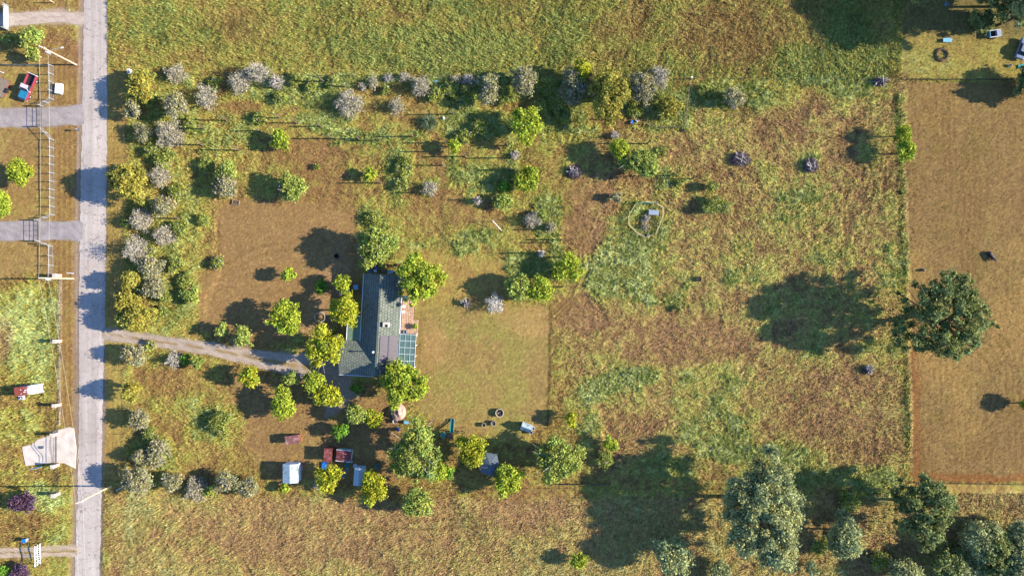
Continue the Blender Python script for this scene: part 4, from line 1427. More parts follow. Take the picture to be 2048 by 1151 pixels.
PL = [(153, 130, 10.5, 'utility pole with a lamp arm beside the bushy trees', 7.9, (2.6, .5)), (147, 557, 9.7, 'utility pole beside the topmost brick pillar', 7.0, None),
      (223, 971, 10.8, 'utility pole by the road below the concrete entrance', 8.6, None)]
tops = []
for a in PL:
    xy = pole(*a)
    tops.append((xy[0], xy[1], a[2] + .32, a[4] + .4))
tops.append((P(232, 1560)[0], P(232, 1560)[1], 10.9, 8.8))
pole(232, 1560, 10.6, 'next utility pole down the road', 8.4)


def wire(label, a, b_, sag, r):
    pts = []
    for k in range(15):
        f = k / 14
        pts.append((a[0] + (b_[0] - a[0]) * f, a[1] + (b_[1] - a[1]) * f, a[2] + (b_[2] - a[2]) * f - sag * 4 * f * (1 - f)))
    tag(B().path(pts, r, 5).build('overhead_wire', M_WIRE), label, 'wire', 'overhead wires along the road')


seg = ['from the lamp pole to the pole by the pillar', 'from the pillar pole over the picket fences', 'from the roadside pole down the road']
for k in range(3):
    a, b_ = tops[k], tops[k + 1]
    wire('upper power line ' + seg[k], (a[0], a[1], a[2]), (b_[0], b_[1], b_[2]), .5, .013)
    wire('lower power line ' + seg[k], (a[0] - .05, a[1], a[3]), (b_[0] - .05, b_[1], b_[3]), .5, .013)
for px, py, rz, ln, lab in ((141, 546, -.07, 1.4, 'pale stick on the verge beside the utility pole'), (240, 976, .5, 1.6, 'pale stick beside the roadside utility pole'), (58, 985, .9, .9, 'short pale stick above the purple shrub'),
                            (4, 145, -.3, 1.0, 'white board lying by the flatbed trailer')):
    tag(B().box((0, 0, .12), (ln, .12, .08), rz).build('plank', M_WHITE, None, G(px, py)), lab, 'plank')

# ------------------------------------------------------------------ garden stakes with long shadows
stake_pts = [(454, 241), (594, 247), (642, 254), (412, 259), (405, 290), (666, 277), (718, 279), (760, 281), (826, 273), (907, 229), (894, 286), (887, 304), (1010, 292), (1022, 316), (1022, 340),
             (886, 331), (843, 385), (1097, 459), (1121, 480), (1118, 514), (1082, 505), (1124, 573), (1242, 238), (1294, 288), (1338, 352), (1382, 358), (361, 437), (480, 301), (1100, 485), (985, 401), (648, 164), (692, 174), (930, 313), (1024, 362), (1075, 573), (762, 366), (520, 262), (560, 236)]
rnd = random.Random(5)
for k, (px, py) in enumerate(stake_pts):
    hgt = 3.0 + rnd.uniform(-.2, 1.2)
    b = B().tube((0, 0, -.2), (rnd.uniform(-.12, .12), rnd.uniform(-.12, .12), hgt), .15, .12, 6)
    tag(b.build('garden_stake', M_POSTW, None, G(px, py)), 'tall thin grey wooden stake standing in the orchard grass', 'stake', 'tall stakes in the orchard rows')
o = tag(B().tube((0, 0, 2.0), (1.7, -1.8, .5), .05, .05, 6).tube((1.7, -1.8, -.2), (1.7, -1.8, .6), .06, .06, 6).tube((0, 0, -.2), (0, 0, 2.05), .06, .06, 6).build('trellis_frame', M_WHITE, None, G(986, 443)),
        'pale pole leaning on two stakes in the bare garden plot', 'trellis')

# ------------------------------------------------------------------ the house
HX, HY = P(766, 640)
house = thing('house', 'single storey house with green grey shingle roof and solar panels', 'house', (HX, HY, 0), R(-3.2))
EZ, RZ = 2.6, 4.55
W0, W1 = -3.75, 3.85        # eaves west and east of the ridge line
N0, N1 = 9.1, -10.6         # north and south ends
B().box(((W0 + W1) / 2, (N0 + N1) / 2, EZ / 2 - .1), (W1 - W0 - .9, N0 - N1 - .7, EZ + .2)).build('wall', M_WALL, house)
rw = B()
rw.slab([(W0, N1, EZ), (0, N1, RZ), (0, N0, RZ), (W0, N0, EZ)], .14)
rw.slab([(0.001, N1, RZ), (W1, N1, EZ), (W1, N0, EZ), (0.001, N0, RZ)], .14)
roof = rw.build('roof', M_ROOF, house)
b = B()
for yy in (N0 - .36, N1 + .36):
    b.add([(W0 + .45, yy, EZ - .02), (W1 - .45, yy, EZ - .02), (0, yy, RZ - .16)], [(0, 1, 2)])
b.build('gable', M_WALL, house)
B().box((W0 - .06, (N0 + N1) / 2, EZ - .03), (.14, N0 - N1, .14)).build('gutter', M_GUT, house)
B().box((W1 + .06, (N0 + N1) / 2, EZ - .03), (.14, N0 - N1, .14)).build('gutter', M_WHITE, house)
B().box((0, (N0 + N1) / 2, RZ + .03), (.35, N0 - N1, .06)).build('ridge_cap', M_ROOF, roof)
# garage wing to the west, ridge running west-east
gy0, gy1, gx0 = -4.2, -10.9, -7.5
gym = -8.0
GR = 4.2
B().box(((gx0 + W0) / 2 + .9, (gy0 + gy1) / 2, EZ / 2 - .12), (W0 - gx0 + 1.2, gy0 - gy1 - .8, EZ + .2)).build('garage_wall', M_WALL, house)
gr = B()
gr.slab([(gx0, gym, GR), (-.5, gym, GR), (W0 + .4, gy0, EZ + .12), (gx0, gy0, EZ + .02)], .13)
gr.slab([(gx0, gy1, EZ), (-.4, gy1, EZ + .05), (-.5, gym, GR), (gx0, gym, GR)], .13)
groof = gr.build('garage_roof', M_ROOF, house)
B().box(((gx0 - .5) / 2, gym, GR + .03), (-.5 - gx0, .32, .06)).build('ridge_cap', M_ROOF, groof)
B().add([(gx0 + .4, gy0 - .3, EZ - .1), (gx0 + .4, gy1 + .3, EZ - .1), (gx0 + .4, gym, GR - .14)], [(0, 1, 2)]).build('gable', M_WALL, house)
B().box(((gx0 - .6) / 2, gy1 - .07, EZ - .03), (-.6 - gx0, .14, .14)).build('gutter', M_GUT, house)
B().box((gx0 + .37, -9.4, 1.1), (.08, 1.0, 2.0)).build('door', M_WHITE, house)
gd = B().box((-4.6, gy1 + .37, 1.15), (4.6, .08, 2.2)).build('garage_door', M_WHITE, house)
# green metal porch roof
p_ = B()
px0, px1, py0, py1 = -6.5, W0 + .35, .65, gy0 - .1
p_.slab([(px0, py1, 2.25), (px1, py1, 2.5), (px1, py0, 2.5), (px0, py0, 2.25)], .06)
porch = p_.build('porch_roof', M_PORCH, house)
for k in range(10):
    yy = py1 + (py0 - py1) * (k + .5) / 10
    B().slab([(px0, yy - .03, 2.30), (px1, yy - .03, 2.55), (px1, yy + .03, 2.55), (px0, yy + .03, 2.30)], .04).build('rib', M_PORCH, porch)
B().box((px0 - .05, (py0 + py1) / 2, 2.25), (.1, py0 - py1 + .1, .16)).build('fascia', M_WHITE, house)
B().box(((px0 + px1) / 2, py0 + .05, 2.36), (px1 - px0, .1, .12)).build('fascia', M_WHITE, house)
for yy in (py0 - .1, (py0 + py1) / 2, py1 + .15):
    B().box((px0 + .1, yy, 1.1), (.12, .12, 2.2)).build('porch_post', M_WHITE, house)
B().box(((px0 + px1) / 2, (py0 + py1) / 2, .06), (px1 - px0, py0 - py1, .12)).build('porch_floor', M_CONC, house)
for yy in (6.8, 3.8, -1.2, -3.2):
    w = B().box((W0 + .42, yy, 1.45), (.06, 1.3, 1.1)).build('window', M_WHITE, house)
    B().box((W0 + .385, yy, 1.45), (.03, 1.1, .9)).build('pane', M_GLASS, w)
for yy in (6.2, 2.6, -2.0):
    w = B().box((W1 - .42, yy, 1.45), (.06, 1.5, 1.1)).build('window', M_WHITE, house)
    B().box((W1 - .385, yy, 1.45), (.03, 1.3, .9)).build('pane', M_GLASS, w)
w = B().box((1.5, N0 - .32, 1.5), (1.4, .06, 1.1)).build('window', M_WHITE, house)
B().box((1.5, N0 - .285, 1.5), (1.2, .03, .9)).build('pane', M_GLASS, w)
B().box((W0 + .42, 0.2 - .9, 1.05), (.07, .95, 2.05)).build('door', M_RED, house)


def east_z(x_):
    return RZ + (EZ - RZ) * x_ / W1


# solar panels: 2 columns of 6
sl = math.atan2(EZ - RZ, W1)
for c in range(2):
    for k in range(6):
        xa = .42 + c * 1.62
        cx_ = xa + .78
        yy = -2.75 - k * .98 - .45
        o = B().box((0, 0, 0), (1.60, .94, .05)).build('solar_panel', M_SOLAR, house, (cx_, yy, east_z(cx_) + .12))
        o.rotation_euler = (0, -sl, 0)
B().box((2.03 - .0, -5.65, east_z(2.03) + .07), (.05, 5.9, .08)).build('panel_rail', M_STEEL, house)
# cooler box, flue, vents
cb = B().box((1.45, -.55, east_z(1.45) + .42), (1.2, .95, .95)).build('cooler_box', M_CONC, house, bevel=.04)
B().tube((1.6, -.75, east_z(1.45) + .88), (1.6, -.75, east_z(1.45) + .93), .28, .28, 16).build('fan_grille', M_BLACK, cb)
B().path([(1.5, -.05, east_z(1.5) + .15), (1.9, .75, east_z(1.9) + .12)], .05).build('pipe', M_STEEL, house)
fl = B().tube((-.55, -5.9, 3.9), (-.55, -5.9, 5.5), .11, .11, 10).build('flue', M_STEEL, house)
B().tube((-.55, -5.9, 5.5), (-.55, -5.9, 5.72), .22, .14, 12).build('flue_cap', M_WHITE, fl)
for xx, yy, hh in ((2.7, 2.9, .55), (.55, 1.9, .25), (1.7, 1.75, .2), (2.4, .1, .25), (2.9, -.7, .22), (.6, -2.2, .3), (2.95, -2.1, .25)):
    B().tube((xx, yy, east_z(xx) - .1), (xx, yy, east_z(xx) + hh), .07, .07, 8).build('vent_pipe', M_STEEL, house)

# clear plastic patio cover
X0, Y0 = W1 + .15, -2.35
pc = thing('patio_cover', 'clear green plastic patio cover against the east side of the house', 'patio cover', house.location, R(-3.2))
X1, Y1 = X0 + 3.1, Y0 - 6.5
for i in range(3):
    for k in range(5):
        xa, xb = X0 + (X1 - X0) * i / 3, X0 + (X1 - X0) * (i + 1) / 3
        ya, yb = Y0 + (Y1 - Y0) * k / 5, Y0 + (Y1 - Y0) * (k + 1) / 5
        za, zb = 2.62 - .12 * i, 2.62 - .12 * (i + 1)
        B().slab([(xa + .03, yb + .03, za), (xb - .03, yb + .03, zb), (xb - .03, ya - .03, zb), (xa + .03, ya - .03, za)], .02).build('roof_sheet', M_PLASTIC, pc)
for i in range(4):
    xa = X0 + (X1 - X0) * i / 3
    B().box((xa, (Y0 + Y1) / 2, 2.66 - .12 * i), (.07, Y0 - Y1, .08)).build('beam', M_WHITE if i == 3 else M_GUT, pc)
for k in range(6):
    ya = Y0 + (Y1 - Y0) * k / 5
    B().slab([(X0, ya - .04, 2.70), (X1, ya - .04, 2.34), (X1, ya + .04, 2.34), (X0, ya + .04, 2.70)], .06).build('rafter', M_GUT, pc)
for k in range(4):
    ya = Y0 + (Y1 - Y0) * k / 3
    B().box((X1 - .05, ya, 1.1), (.1, .1, 2.25)).build('post', M_WHITE, pc)
# brick patio
pt = thing('patio', 'terracotta paver patio stepping out beside the house', 'patio', house.location, R(-3.2))
B().box((W1 + 1.1, 1.75, .02), (2.5, 4.9, .08)).build('grout_bed', M_GROUT, pt)
B().box((W1 + 1.5, -1.55, .018), (3.3, 3.2, .08)).build('grout_bed', M_GROUT, pt)
b = B()
rnd = random.Random(3)
for i in range(10):
    for k in range(24):
        xx = W1 + .05 + i * .34
        yy = 4.0 - k * .34
        if yy > .3 and i > 6:
            continue
        if yy < -3.0:
            continue
        b.box((xx, yy, .07 + rnd.uniform(0, .015)), (.29, .29, .05), rnd.uniform(-.03, .03))
o = b.build('pavers', M_TERRA, pt)
o['kind'] = 'stuff'


def hl(x, y, z=0.0):
    """house-local to world"""
    c, s = math.cos(R(-3.2)), math.sin(R(-3.2))
    return (HX + c * x - s * y, HY + s * x + c * y, z)


def chair(loc, rz, m, label):
    t = thing('garden_chair', label, 'chair', loc, rz)
    B().box((0, 0, .44), (.5, .5, .05)).build('seat', m, t)
    B().box((0, .24, .75), (.5, .05, .6)).build('backrest', m, t)
    for a in (-.21, .21):
        for b_ in (-.21, .21):
            B().box((a, b_, .22), (.05, .05, .44)).build('leg', m, t)
        B().box((a, 0, .64), (.05, .46, .04)).build('armrest', m, t)


def table(loc, rz, w, d, h, m, label, rnd_=False):
    t = thing('garden_table', label, 'table', loc, rz)
    if rnd_:
        B().tube((0, 0, h - .05), (0, 0, h), w / 2, w / 2, 20).build('tabletop', m, t)
    else:
        B().box((0, 0, h - .03), (w, d, .06)).build('tabletop', m, t, bevel=.02)
    for a in (-1, 1):
        for b_ in (-1, 1):
            q = .32 if rnd_ else .44
            B().tube((a * w * q, b_ * d * q, 0), (a * w * q, b_ * d * q, h - .05), .03, .03, 6).build('leg', m, t)


def bucket(loc, r, h, m, label, cat='bucket', name='bucket', inner=None):
    t = thing(name, label, cat, loc)
    B().lathe([(0, 0), (r * .8, 0), (r, h), (r * .9, h), (r * .74, .06), (0, .06)], 18).build('body', m, t)
    if inner is not None:
        B().tube((0, 0, .06), (0, 0, h * .8), r * .7, r * .84, 16).build('contents', inner, t)
    else:
        B().lathe([(r * 1.0, h), (r * 1.08, h + .02), (r * 1.0, h + .04)], 18).build('rim', m, t)


table(G(713, 574), .1, 1.0, 1.0, .72, M_BLUEL, 'white square table in the shade west of the house')
chair(hl(-1.9, 10.4), 2.9, M_BLUE, 'blue plastic chair on the north side of the house')
chair(hl(-2.0, 9.75), .1, M_WHITE, 'white plastic chair against the north wall of the house')
table(hl(1.0, 9.7), 0, 1.1, .6, .7, M_BLUEL, 'pale potting table against the north wall of the house')
table(hl(3.0, 9.6), 0, .9, .9, .65, M_CONC, 'round white table at the northeast house corner', True)
bucket(hl(-2.9, 9.6), .35, .5, M_BLUEL, 'pale tub at the northwest house corner')
bucket(hl(-.4, 9.9), .25, .5, M_STEEL, 'steel pail between the chairs and the potting table')
bucket(hl(1.6, 11.0), .28, .55, M_BLACK, 'black plant pot north of the potting table', 'pot', 'plant_pot', M_SOIL)
bucket(hl(.2, 11.1), .28, .5, M_BLACK, 'black plant pot north of the steel pail', 'pot', 'plant_pot', M_SOIL)
bucket(hl(2.6, 11.2), .25, .45, M_RED, 'red plant pot under the big lime tree', 'pot', 'plant_pot', M_SOIL)
bucket(hl(3.4, 10.9), .3, .45, M_BLACK, 'black plant pot under the big lime tree', 'pot', 'plant_pot', M_SOIL)
o = tag(B().box((0, 0, .25), (.5, .12, .5)).box((-.3, 0, .9), (.06, .06, 1.0)).box((.2, 0, .9), (.06, .06, 1.0)).build('sawhorse', mat('green_paint', C(90, 190, 100), .6), None, hl(-1.2, 11.3)), 'bright green trestle north of the house', 'trestle')
bucket(hl(4.6, -2.05), .33, .35, M_BLUEL, 'round blue basin at the south end of the patio', 'basin', 'wash_basin')
chair(hl(4.15, 3.0), 1.4, M_WHITE, 'white chair on the patio against the house wall')
chair(hl(4.15, 1.9), 1.6, M_WHITE, 'white chair lower down the patio by the wall')
o = tag(B().box((0, 0, .4), (.7, 1.0, .8)).box((0, 0, .83), (.74, 1.04, .06)).build('storage_box', M_BLUE, None, hl(4.4, 4.6), R(-3)), 'blue storage box at the north end of the patio', 'box')
bucket(G(674, 512), .45, .35, M_BLACK, 'black tub under the tall tree north of the house', 'tub', 'tub')
t = thing('plant_bed', 'small wooden planting frame on the dirt yard', 'planter', G(472, 405), R(-10))
for s in (-1, 1):
    B().box((0, s * .42, .12), (1.4, .1, .25)).build('board', M_WOOD, t)
    B().box((s * .68, 0, .12), (.1, .74, .25)).build('board', M_WOOD, t)
B().box((0, 0, .08), (1.26, .74, .1)).build('soil', M_SOIL, t)
# ring of stones
t = thing('stone_ring', 'ring of pale stones under the drooping lime tree', 'stone ring', G(640, 634))
rnd = random.Random(8)
for k in range(22):
    a = 2 * math.pi * k / 22
    o = B().box((0, 0, .08), (.22 + rnd.uniform(0, .1), .2, .2), rnd.uniform(0, 3)).build('stone', M_STONE, t, (1.0 * math.cos(a), .98 * math.sin(a), 0), bevel=.05)
t = thing('edging_board', 'white board lying on the grass beside the driveway mouth', 'board', G(291, 697), R(-11))
B().box((0, 0, .12), (2.2, .28, .06)).build('plank', M_WHITE, t)
B().box((.4, .02, .17), (1.3, .12, .04)).build('batten', M_BLUEL, t)
t = thing('meter_box', 'white utility box on a post at the north end of the verge', 'utility box', G(264, 147), R(0))
B().box((0, 0, .55), (.12, .5, 1.3)).build('post', M_POSTW, t)
B().box((.1, 0, 1.05), (.45, 1.0, .9)).build('cabinet', M_WHITE, t, bevel=.03)
B().box((.1, 0, 1.53), (.55, 1.1, .06)).build('lid', M_CONC, t)
t = thing('mailbox', 'dark mailbox on a post at the road edge', 'mailbox', G(161, 261))
B().box((0, 0, .5), (.1, .1, 1.1)).build('post', M_WOOD, t)
b = B().tube((-.3, 0, 1.15), (.3, 0, 1.15), .17, .17, 12)
b.box((0, 0, 1.06), (.6, .34, .18))
mb = b.build('box', M_STEEL, t)
B().box((.33, 0, 1.12), (.02, .3, .3)).build('door', M_IRON, mb)
B().box((.05, .2, 1.25), (.04, .02, .25)).build('flag', M_RED, mb)

# ------------------------------------------------------------------ sheds and yard
def shed(px, py, w, d, h, rz, rise, mroof, mwall, label, ridge='y', over=.15, trim=None, name='shed'):
    x, y = P(px, py, h)
    t = thing(name, label, 'shed', (x, y, gz(x, y)), R(rz))
    B().box((0, 0, h / 2 - .05), (w, d, h + .1)).build('wall', mwall, t)
    W, D = w / 2 + over, d / 2 + over
    b = B()
    if ridge == 'y':
        b.slab([(-W, -D, h), (0, -D, h + rise), (0, D, h + rise), (-W, D, h)], .05)
        b.slab([(.001, -D, h + rise), (W, -D, h), (W, D, h), (.001, D, h + rise)], .05)
    elif ridge == 'x':
        b.slab([(-W, -D, h), (W, -D, h), (W, 0, h + rise), (-W, 0, h + rise)], .05)
        b.slab([(-W, .001, h + rise), (W, .001, h + rise), (W, D, h), (-W, D, h)], .05)
    else:
        b.slab([(-W, -D, h + .06), (W, -D, h + rise), (W, D, h + rise), (-W, D, h + .06)], .05)
    r_ = b.build('roof', mroof, t)
    n = max(3, int(2 * W / .45))
    if ridge == 'y':
        for k in range(1, int(2 * D / .6)):
            yy = -D + k * .6
            B().slab([(-W, yy - .02, h + .03), (0, yy - .02, h + rise + .03), (0, yy + .02, h + rise + .03), (-W, yy + .02, h + .03)], .04).build('seam', mroof, r_)
            B().slab([(0, yy - .02, h + rise + .03), (W, yy - .02, h + .03), (W, yy + .02, h + .03), (0, yy + .02, h + rise + .03)], .04).build('seam', mroof, r_)
    if ridge in 'xy':
        if ridge == 'y':
            pts = [[(-w / 2, s * d / 2, h), (w / 2, s * d / 2, h), (0, s * d / 2, h + rise - .06)] for s in (-1, 1)]
        else:
            pts = [[(s * w / 2, -d / 2, h), (s * w / 2, d / 2, h), (s * w / 2, 0, h + rise - .06)] for s in (-1, 1)]
        g = B()
        for p in pts:
            g.add(p, [(0, 1, 2)])
        g.build('gable', mwall, t)
    B().box((0, -d / 2 - .03, .9), (.9, .05, 1.8 if h > 1.9 else h * .8)).build('door', M_WOOD, t)
    if trim is not None:
        for s in (-1, 1):
            B().box((0, s * (D + .04), h + .05), (2 * W, .1, .12)).build('trim', trim, t)
    return t


shed(584.5, 878.5, 2.6, 1.5, 1.5, 8.5, .12, M_RUSTP, M_RUSTY, 'low rusty pink roofed hutch alone on the dirt', 'flat', .08)
shed(581, 946, 2.8, 3.5, 2.3, 0, .45, M_TIN, M_WHITE, 'white shed with pale tin gable roof', 'y', .12)
t = thing('wooden_steps', 'pink wooden steps at the side of the white shed', 'steps', G(602, 934))
for k in range(4):
    B().box((-.35 + .2 * k, 0, .5 - .13 * k), (.22, 1.1, .05)).build('step', M_BRICKP, t)
for s in (-1, 1):
    B().box((-.05, s * .55, .3), (1.0, .06, .5), 0, .55).build('stringer', M_BRICKP, t)
    B().tube((.3, s * .55, 0), (.3, s * .55, 1.1), .04, .04, 6).build('post', M_BRICKP, t)
shed(656, 909, 1.5, 2.5, 1.9, -2, .2, M_RUSTR, M_RUSTY, 'narrow shed with dark red rusted roof', 'flat', .08)
shed(687, 910.5, 2.7, 1.9, 2.0, -5, .3, M_RUSTR, M_TIN, 'red rusted gable shed with pale trim', 'y', .1, M_WHITE)
shed(718, 952, 1.8, 3.4, 2.0, -4, .3, M_TIN, M_TIN, 'tin shed half hidden by the golden tree', 'y', .12)
t = thing('blue_tarp', 'bright blue tarp beside the narrow rusted shed', 'tarp', G(650, 930))
rg = np.random.default_rng(5)
vv = np.array([[(i - 4) * .16, (k - 4) * .2, .25 + .12 * rg.random()] for i in range(9) for k in range(9)])
ff = np.array([[i * 9 + k, i * 9 + k + 1, (i + 1) * 9 + k + 1, (i + 1) * 9 + k] for i in range(8) for k in range(8)])
link('sheet', np_mesh('sheet', vv, ff, None, M_BLUE), t)
B().box((0, 0, .1), (1.0, 1.2, .3)).build('pile', M_SOIL, t)
bucket(G(695, 928), .45, .4, M_TEAL, 'teal basin below the red gable shed', 'basin', 'wash_basin')
bucket(G(711, 930), .38, .35, M_WHITE, 'white basin beside the tin shed', 'basin', 'wash_basin')
bucket(G(704, 922), .2, .35, M_WHITE, 'small white pail at the corner of the red gable shed')
bucket(G(698, 922), .2, .3, M_BLUEL, 'small pale blue pail beside the white one')
t = thing('ladder', 'blue metal ladder lying on rubbish between the sheds', 'ladder', G(691, 944), R(62))
for s in (-.22, .22):
    B().box((0, s, .3), (2.6, .05, .07)).build('rail', M_BLUEL, t)
for k in range(8):
    B().tube((-1.15 + k * .33, -.22, .3), (-1.15 + k * .33, .22, .3), .025, .025, 5).build('rung', M_BLUEL, t)
B().box((-.9, 0, .13), (.3, .6, .26)).build('block', M_WOOD, t)
B().box((.9, 0, .13), (.3, .6, .26)).build('block', M_WOOD, t)
t = thing('wheelbarrow', 'green wheelbarrow standing north of the golden tree', 'wheelbarrow', G(755, 930), R(80))
B().add([(-.45, -.35, .65), (.45, -.3, .6), (.45, .3, .6), (-.45, .35, .65), (-.3, -.2, .32), (.3, -.18, .3), (.3, .18, .3), (-.3, .2, .32)],
        [(4, 5, 6, 7), (0, 1, 5, 4), (1, 2, 6, 5), (2, 3, 7, 6), (3, 0, 4, 7)]).build('tray', M_TEAL, t)
for s in (-1, 1):
    B().path([(.7, 0, .2), (.2, s * .22, .3), (-1.0, s * .3, .6)], .025).build('handle', M_WOOD, t)
    B().tube((-.25, s * .2, 0), (-.2, s * .2, .32), .025, .025, 6).build('leg', M_STEEL, t)
B().tube((.7, -.05, .2), (.7, .05, .2), .2, .2, 16).build('wheel', M_BLACK, t)

# covered pile
t = thing('covered_pile', 'heap under a crumpled brown and cream tarp', 'tarp pile', G(797, 823))
n = 26
vv = []
rg = np.random.default_rng(12)
nz = rg.random((n, n))
for i in range(n):
    for k in range(n):
        u, v_ = (i / (n - 1) - .5) * 2, (k / (n - 1) - .5) * 2
        rr = math.hypot(u, v_)
        z = max(0.02, 1.3 * (1 - rr ** 2.2)) + .3 * (math.sin(u * 9 + v_ * 3) * .5 + nz[i, k] - .5) * max(0, 1.15 - rr)
        vv.append((u * 1.55, v_ * 1.75, max(.03, z)))
ff = np.array([[i * n + k, i * n + k + 1, (i + 1) * n + k + 1, (i + 1) * n + k] for i in range(n - 1) for k in range(n - 1)
               if math.hypot((i + .5) / (n - 1) - .5, (k + .5) / (n - 1) - .5) < .5])
link('tarp', np_mesh('tarp', np.array(vv), ff, None, M_TARP), t)
for a in (.3, 1.5, 2.8, 4.0, 5.2):
    B().box((1.35 * math.cos(a), 1.55 * math.sin(a), .12), (.35, .2, .22), a).build('stone', M_STONE, t)
bucket(G(791, 841), .45, .6, M_CONC, 'cream round drum beside the covered pile', 'drum', 'drum')
t = thing('cooler', 'pale blue cooler beside the covered pile', 'cooler', G(813, 843), R(-10))
B().box((0, 0, .25), (.85, .55, .5)).build('body', M_GREYT, t, bevel=.04)
B().box((0, 0, .54), (.88, .58, .08)).build('lid', M_BLUEL, t, bevel=.03)
t = thing('blue_barrel', 'dark blue barrel under the huge soft tree', 'barrel', G(797, 857))
B().lathe([(0, 0), (.3, 0), (.34, .3), (.34, .6), (.3, .9), (0, .9)], 18).build('body', mat('dark_blue_plastic', C(35, 60, 130), .4), t)
for z in (.3, .6):
    B().lathe([(.335, z - .03), (.36, z), (.335, z + .03)], 18).build('hoop', mat('dark_blue_plastic', C(35, 60, 130), .4), t)

# play set with slide
x, y = P(900, 867)
t = thing('play_set', 'timber play tower with a teal slide and swing beam', 'play set', (x, y, gz(x, y)))
for a in (-.7, .7):
    for b_ in (-.6, .6):
        B().box((a, b_, 1.15), (.12, .12, 2.3)).build('post', M_POSTW, t)
for k in range(7):
    B().box((-.6 + k * .2, 0, 1.35), (.18, 1.3, .05)).build('deck_board', M_POSTW, t)
for s in (-.66, .66):
    B().box((s, 0, 1.75), (.05, 1.2, .3)).build('guard_board', M_BLACK, t)
B().box((0, -.62, 1.75), (1.4, .05, .3)).build('guard_board', M_BLACK, t)
sl_ = B()
prof = [(.45, .6, 1.42), (.48, 1.3, .95), (.5, 2.0, .5), (.52, 2.6, .22), (.53, 3.1, .18)]
for (xa, ya, za), (xb, yb, zb) in zip(prof[:-1], prof[1:]):
    sl_.slab([(xa - .26, ya, za), (xa + .26, ya, za), (xb + .26, yb, zb), (xb - .26, yb, zb)], .04)
s_ = sl_.build('slide', mat('teal_slide', C(14, 110, 115), .4), t)
for s in (-.3, .3):
    b = B()
    b.path([(p[0] + s, p[1], p[2] + .12) for p in prof], .07)
    b.build('slide_lip', M_TEAL, s_)
B().lathe([(0, .95), (.3, .93), (.5, .75), (.58, .45), (.58, 0), (.52, 0), (.5, .45), (0, .8)], 20, (-1.35, -.15, 0)).build('dome', M_TEAL, t)
B().tube((.7, .5, 2.15), (3.1, .75, 2.15), .06, .06, 8).build('swing_beam', M_POSTW, t)
for s in (-.7, .7):
    B().tube((3.1, .75, 2.2), (3.2, .75 + s, -.1), .05, .05, 8).build('swing_leg', M_POSTW, t)
for xx in (1.6, 2.4):
    for s in (-.2, .2):
        B().tube((xx + s, .66, 2.12), (xx + s, .66, .5), .012, .012, 4).build('chain', M_STEEL, t)
    B().box((xx, .66, .48), (.5, .2, .04)).build('swing_seat', M_BLACK, t)

# planters, coop
def ring_planter(px, py, r, h, label, tilt=0.0):
    t = thing('ring_planter', label, 'planter', G(px, py, .02))
    B().lathe([(r, -.05), (r * 1.02, h), (r * .88, h), (r * .86, .05)], 22).build('wall', M_POSTW, t)
    B().tube((0, 0, 0), (0, 0, h * .45), r * .86, r * .86, 20).build('soil', M_SOIL, t)
    B().lathe([(r * .9, h), (r * 1.04, h + .02), (r * .95, h + .05), (r * .86, h)], 22).build('rim', M_STONE, t)
    b = B()
    rr = random.Random(px)
    for k in range(16):
        a = rr.uniform(0, 6.3)
        b.tube((0, 0, h * .4), (r * .5 * math.cos(a), r * .5 * math.sin(a), h * .45 + rr.uniform(.1, .4)), .02, .005, 4)
    b.build('dead_plant', M_BARKP, t)


ring_planter(999, 824, .8, .65, 'largest round planter on the lawn')
ring_planter(987, 845, .5, .6, 'round planter on the lawn between the other two')
ring_planter(968, 848, .42, .6, 'smallest round planter on the lawn beside the other two')
x, y = P(1053, 853.5, 1)
t = thing('chicken_coop', 'small coop with pale corrugated gable roof on the lawn', 'coop', (x, y, gz(x, y)), R(-21))
B().box((0, 0, .6), (1.9, 1.25, 1.25)).build('wall', M_WOOD, t)
for s, m_ in ((1, M_TIN), (-1, M_TIN)):
    q = B()
    if s > 0:
        q.slab([(-1.1, .001, 1.85), (1.1, .001, 1.85), (1.1, .8, 1.2), (-1.1, .8, 1.2)], .04)
    else:
        q.slab([(-1.1, -.8, 1.2), (1.1, -.8, 1.2), (1.1, -.001, 1.85), (-1.1, -.001, 1.85)], .04)
    rf = q.build('roof_sheet', m_, t)
    for k in range(11):
        xx = -1.05 + k * .21
        B().slab([(xx - .02, min(0, s * .8), 1.88 if s > 0 else 1.23), (xx + .02, min(0, s * .8), 1.88 if s > 0 else 1.23), (xx + .02, max(0, s * .8), 1.23 if s > 0 else 1.88), (xx - .02, max(0, s * .8), 1.23 if s > 0 else 1.88)], .03).build('rib', M_TIN, rf)
B().add([(-.95, -.62, 1.2), (-.95, .62, 1.2), (-.95, 0, 1.8)], [(0, 1, 2)]).add([(.95, -.62, 1.2), (.95, .62, 1.2), (.95, 0, 1.8)], [(0, 1, 2)]).build('gable', M_WOOD, t)
B().box((-.97, 0, .5), (.04, .5, .8)).build('door', M_IRON, t)
bucket(G(1066, 855), .32, .8, M_WHITE, 'white barrel with a lid at the coop corner', 'barrel', 'barrel', M_GREYT)
bucket(G(1062, 863), .32, .75, M_WHITE, 'open white barrel at the lower coop corner', 'barrel', 'barrel', M_BLACK)

# charcoal canopy
x, y = P(980, 926, 2)
t = thing('canopy', 'charcoal cloth canopy on poles between two lime trees', 'canopy', (x, y, gz(x, y)), R(-12))
cor = [(-1.3, 2.0), (1.0, 2.1), (1.7, .3), (1.0, -2.4), (-1.5, -2.0), (-1.9, .4)]
b = B()
pts = [(cx_, cy_, 2.0) for cx_, cy_ in cor] + [(0, 0, 2.55)]
b.add(pts, [(k, (k + 1) % 6, 6) for k in range(6)])
b.build('cloth', M_SHADE, t)
for cx_, cy_ in cor:
    B().tube((cx_, cy_, -.1), (cx_, cy_, 2.02), .035, .035, 6).build('pole', M_STEEL, t)

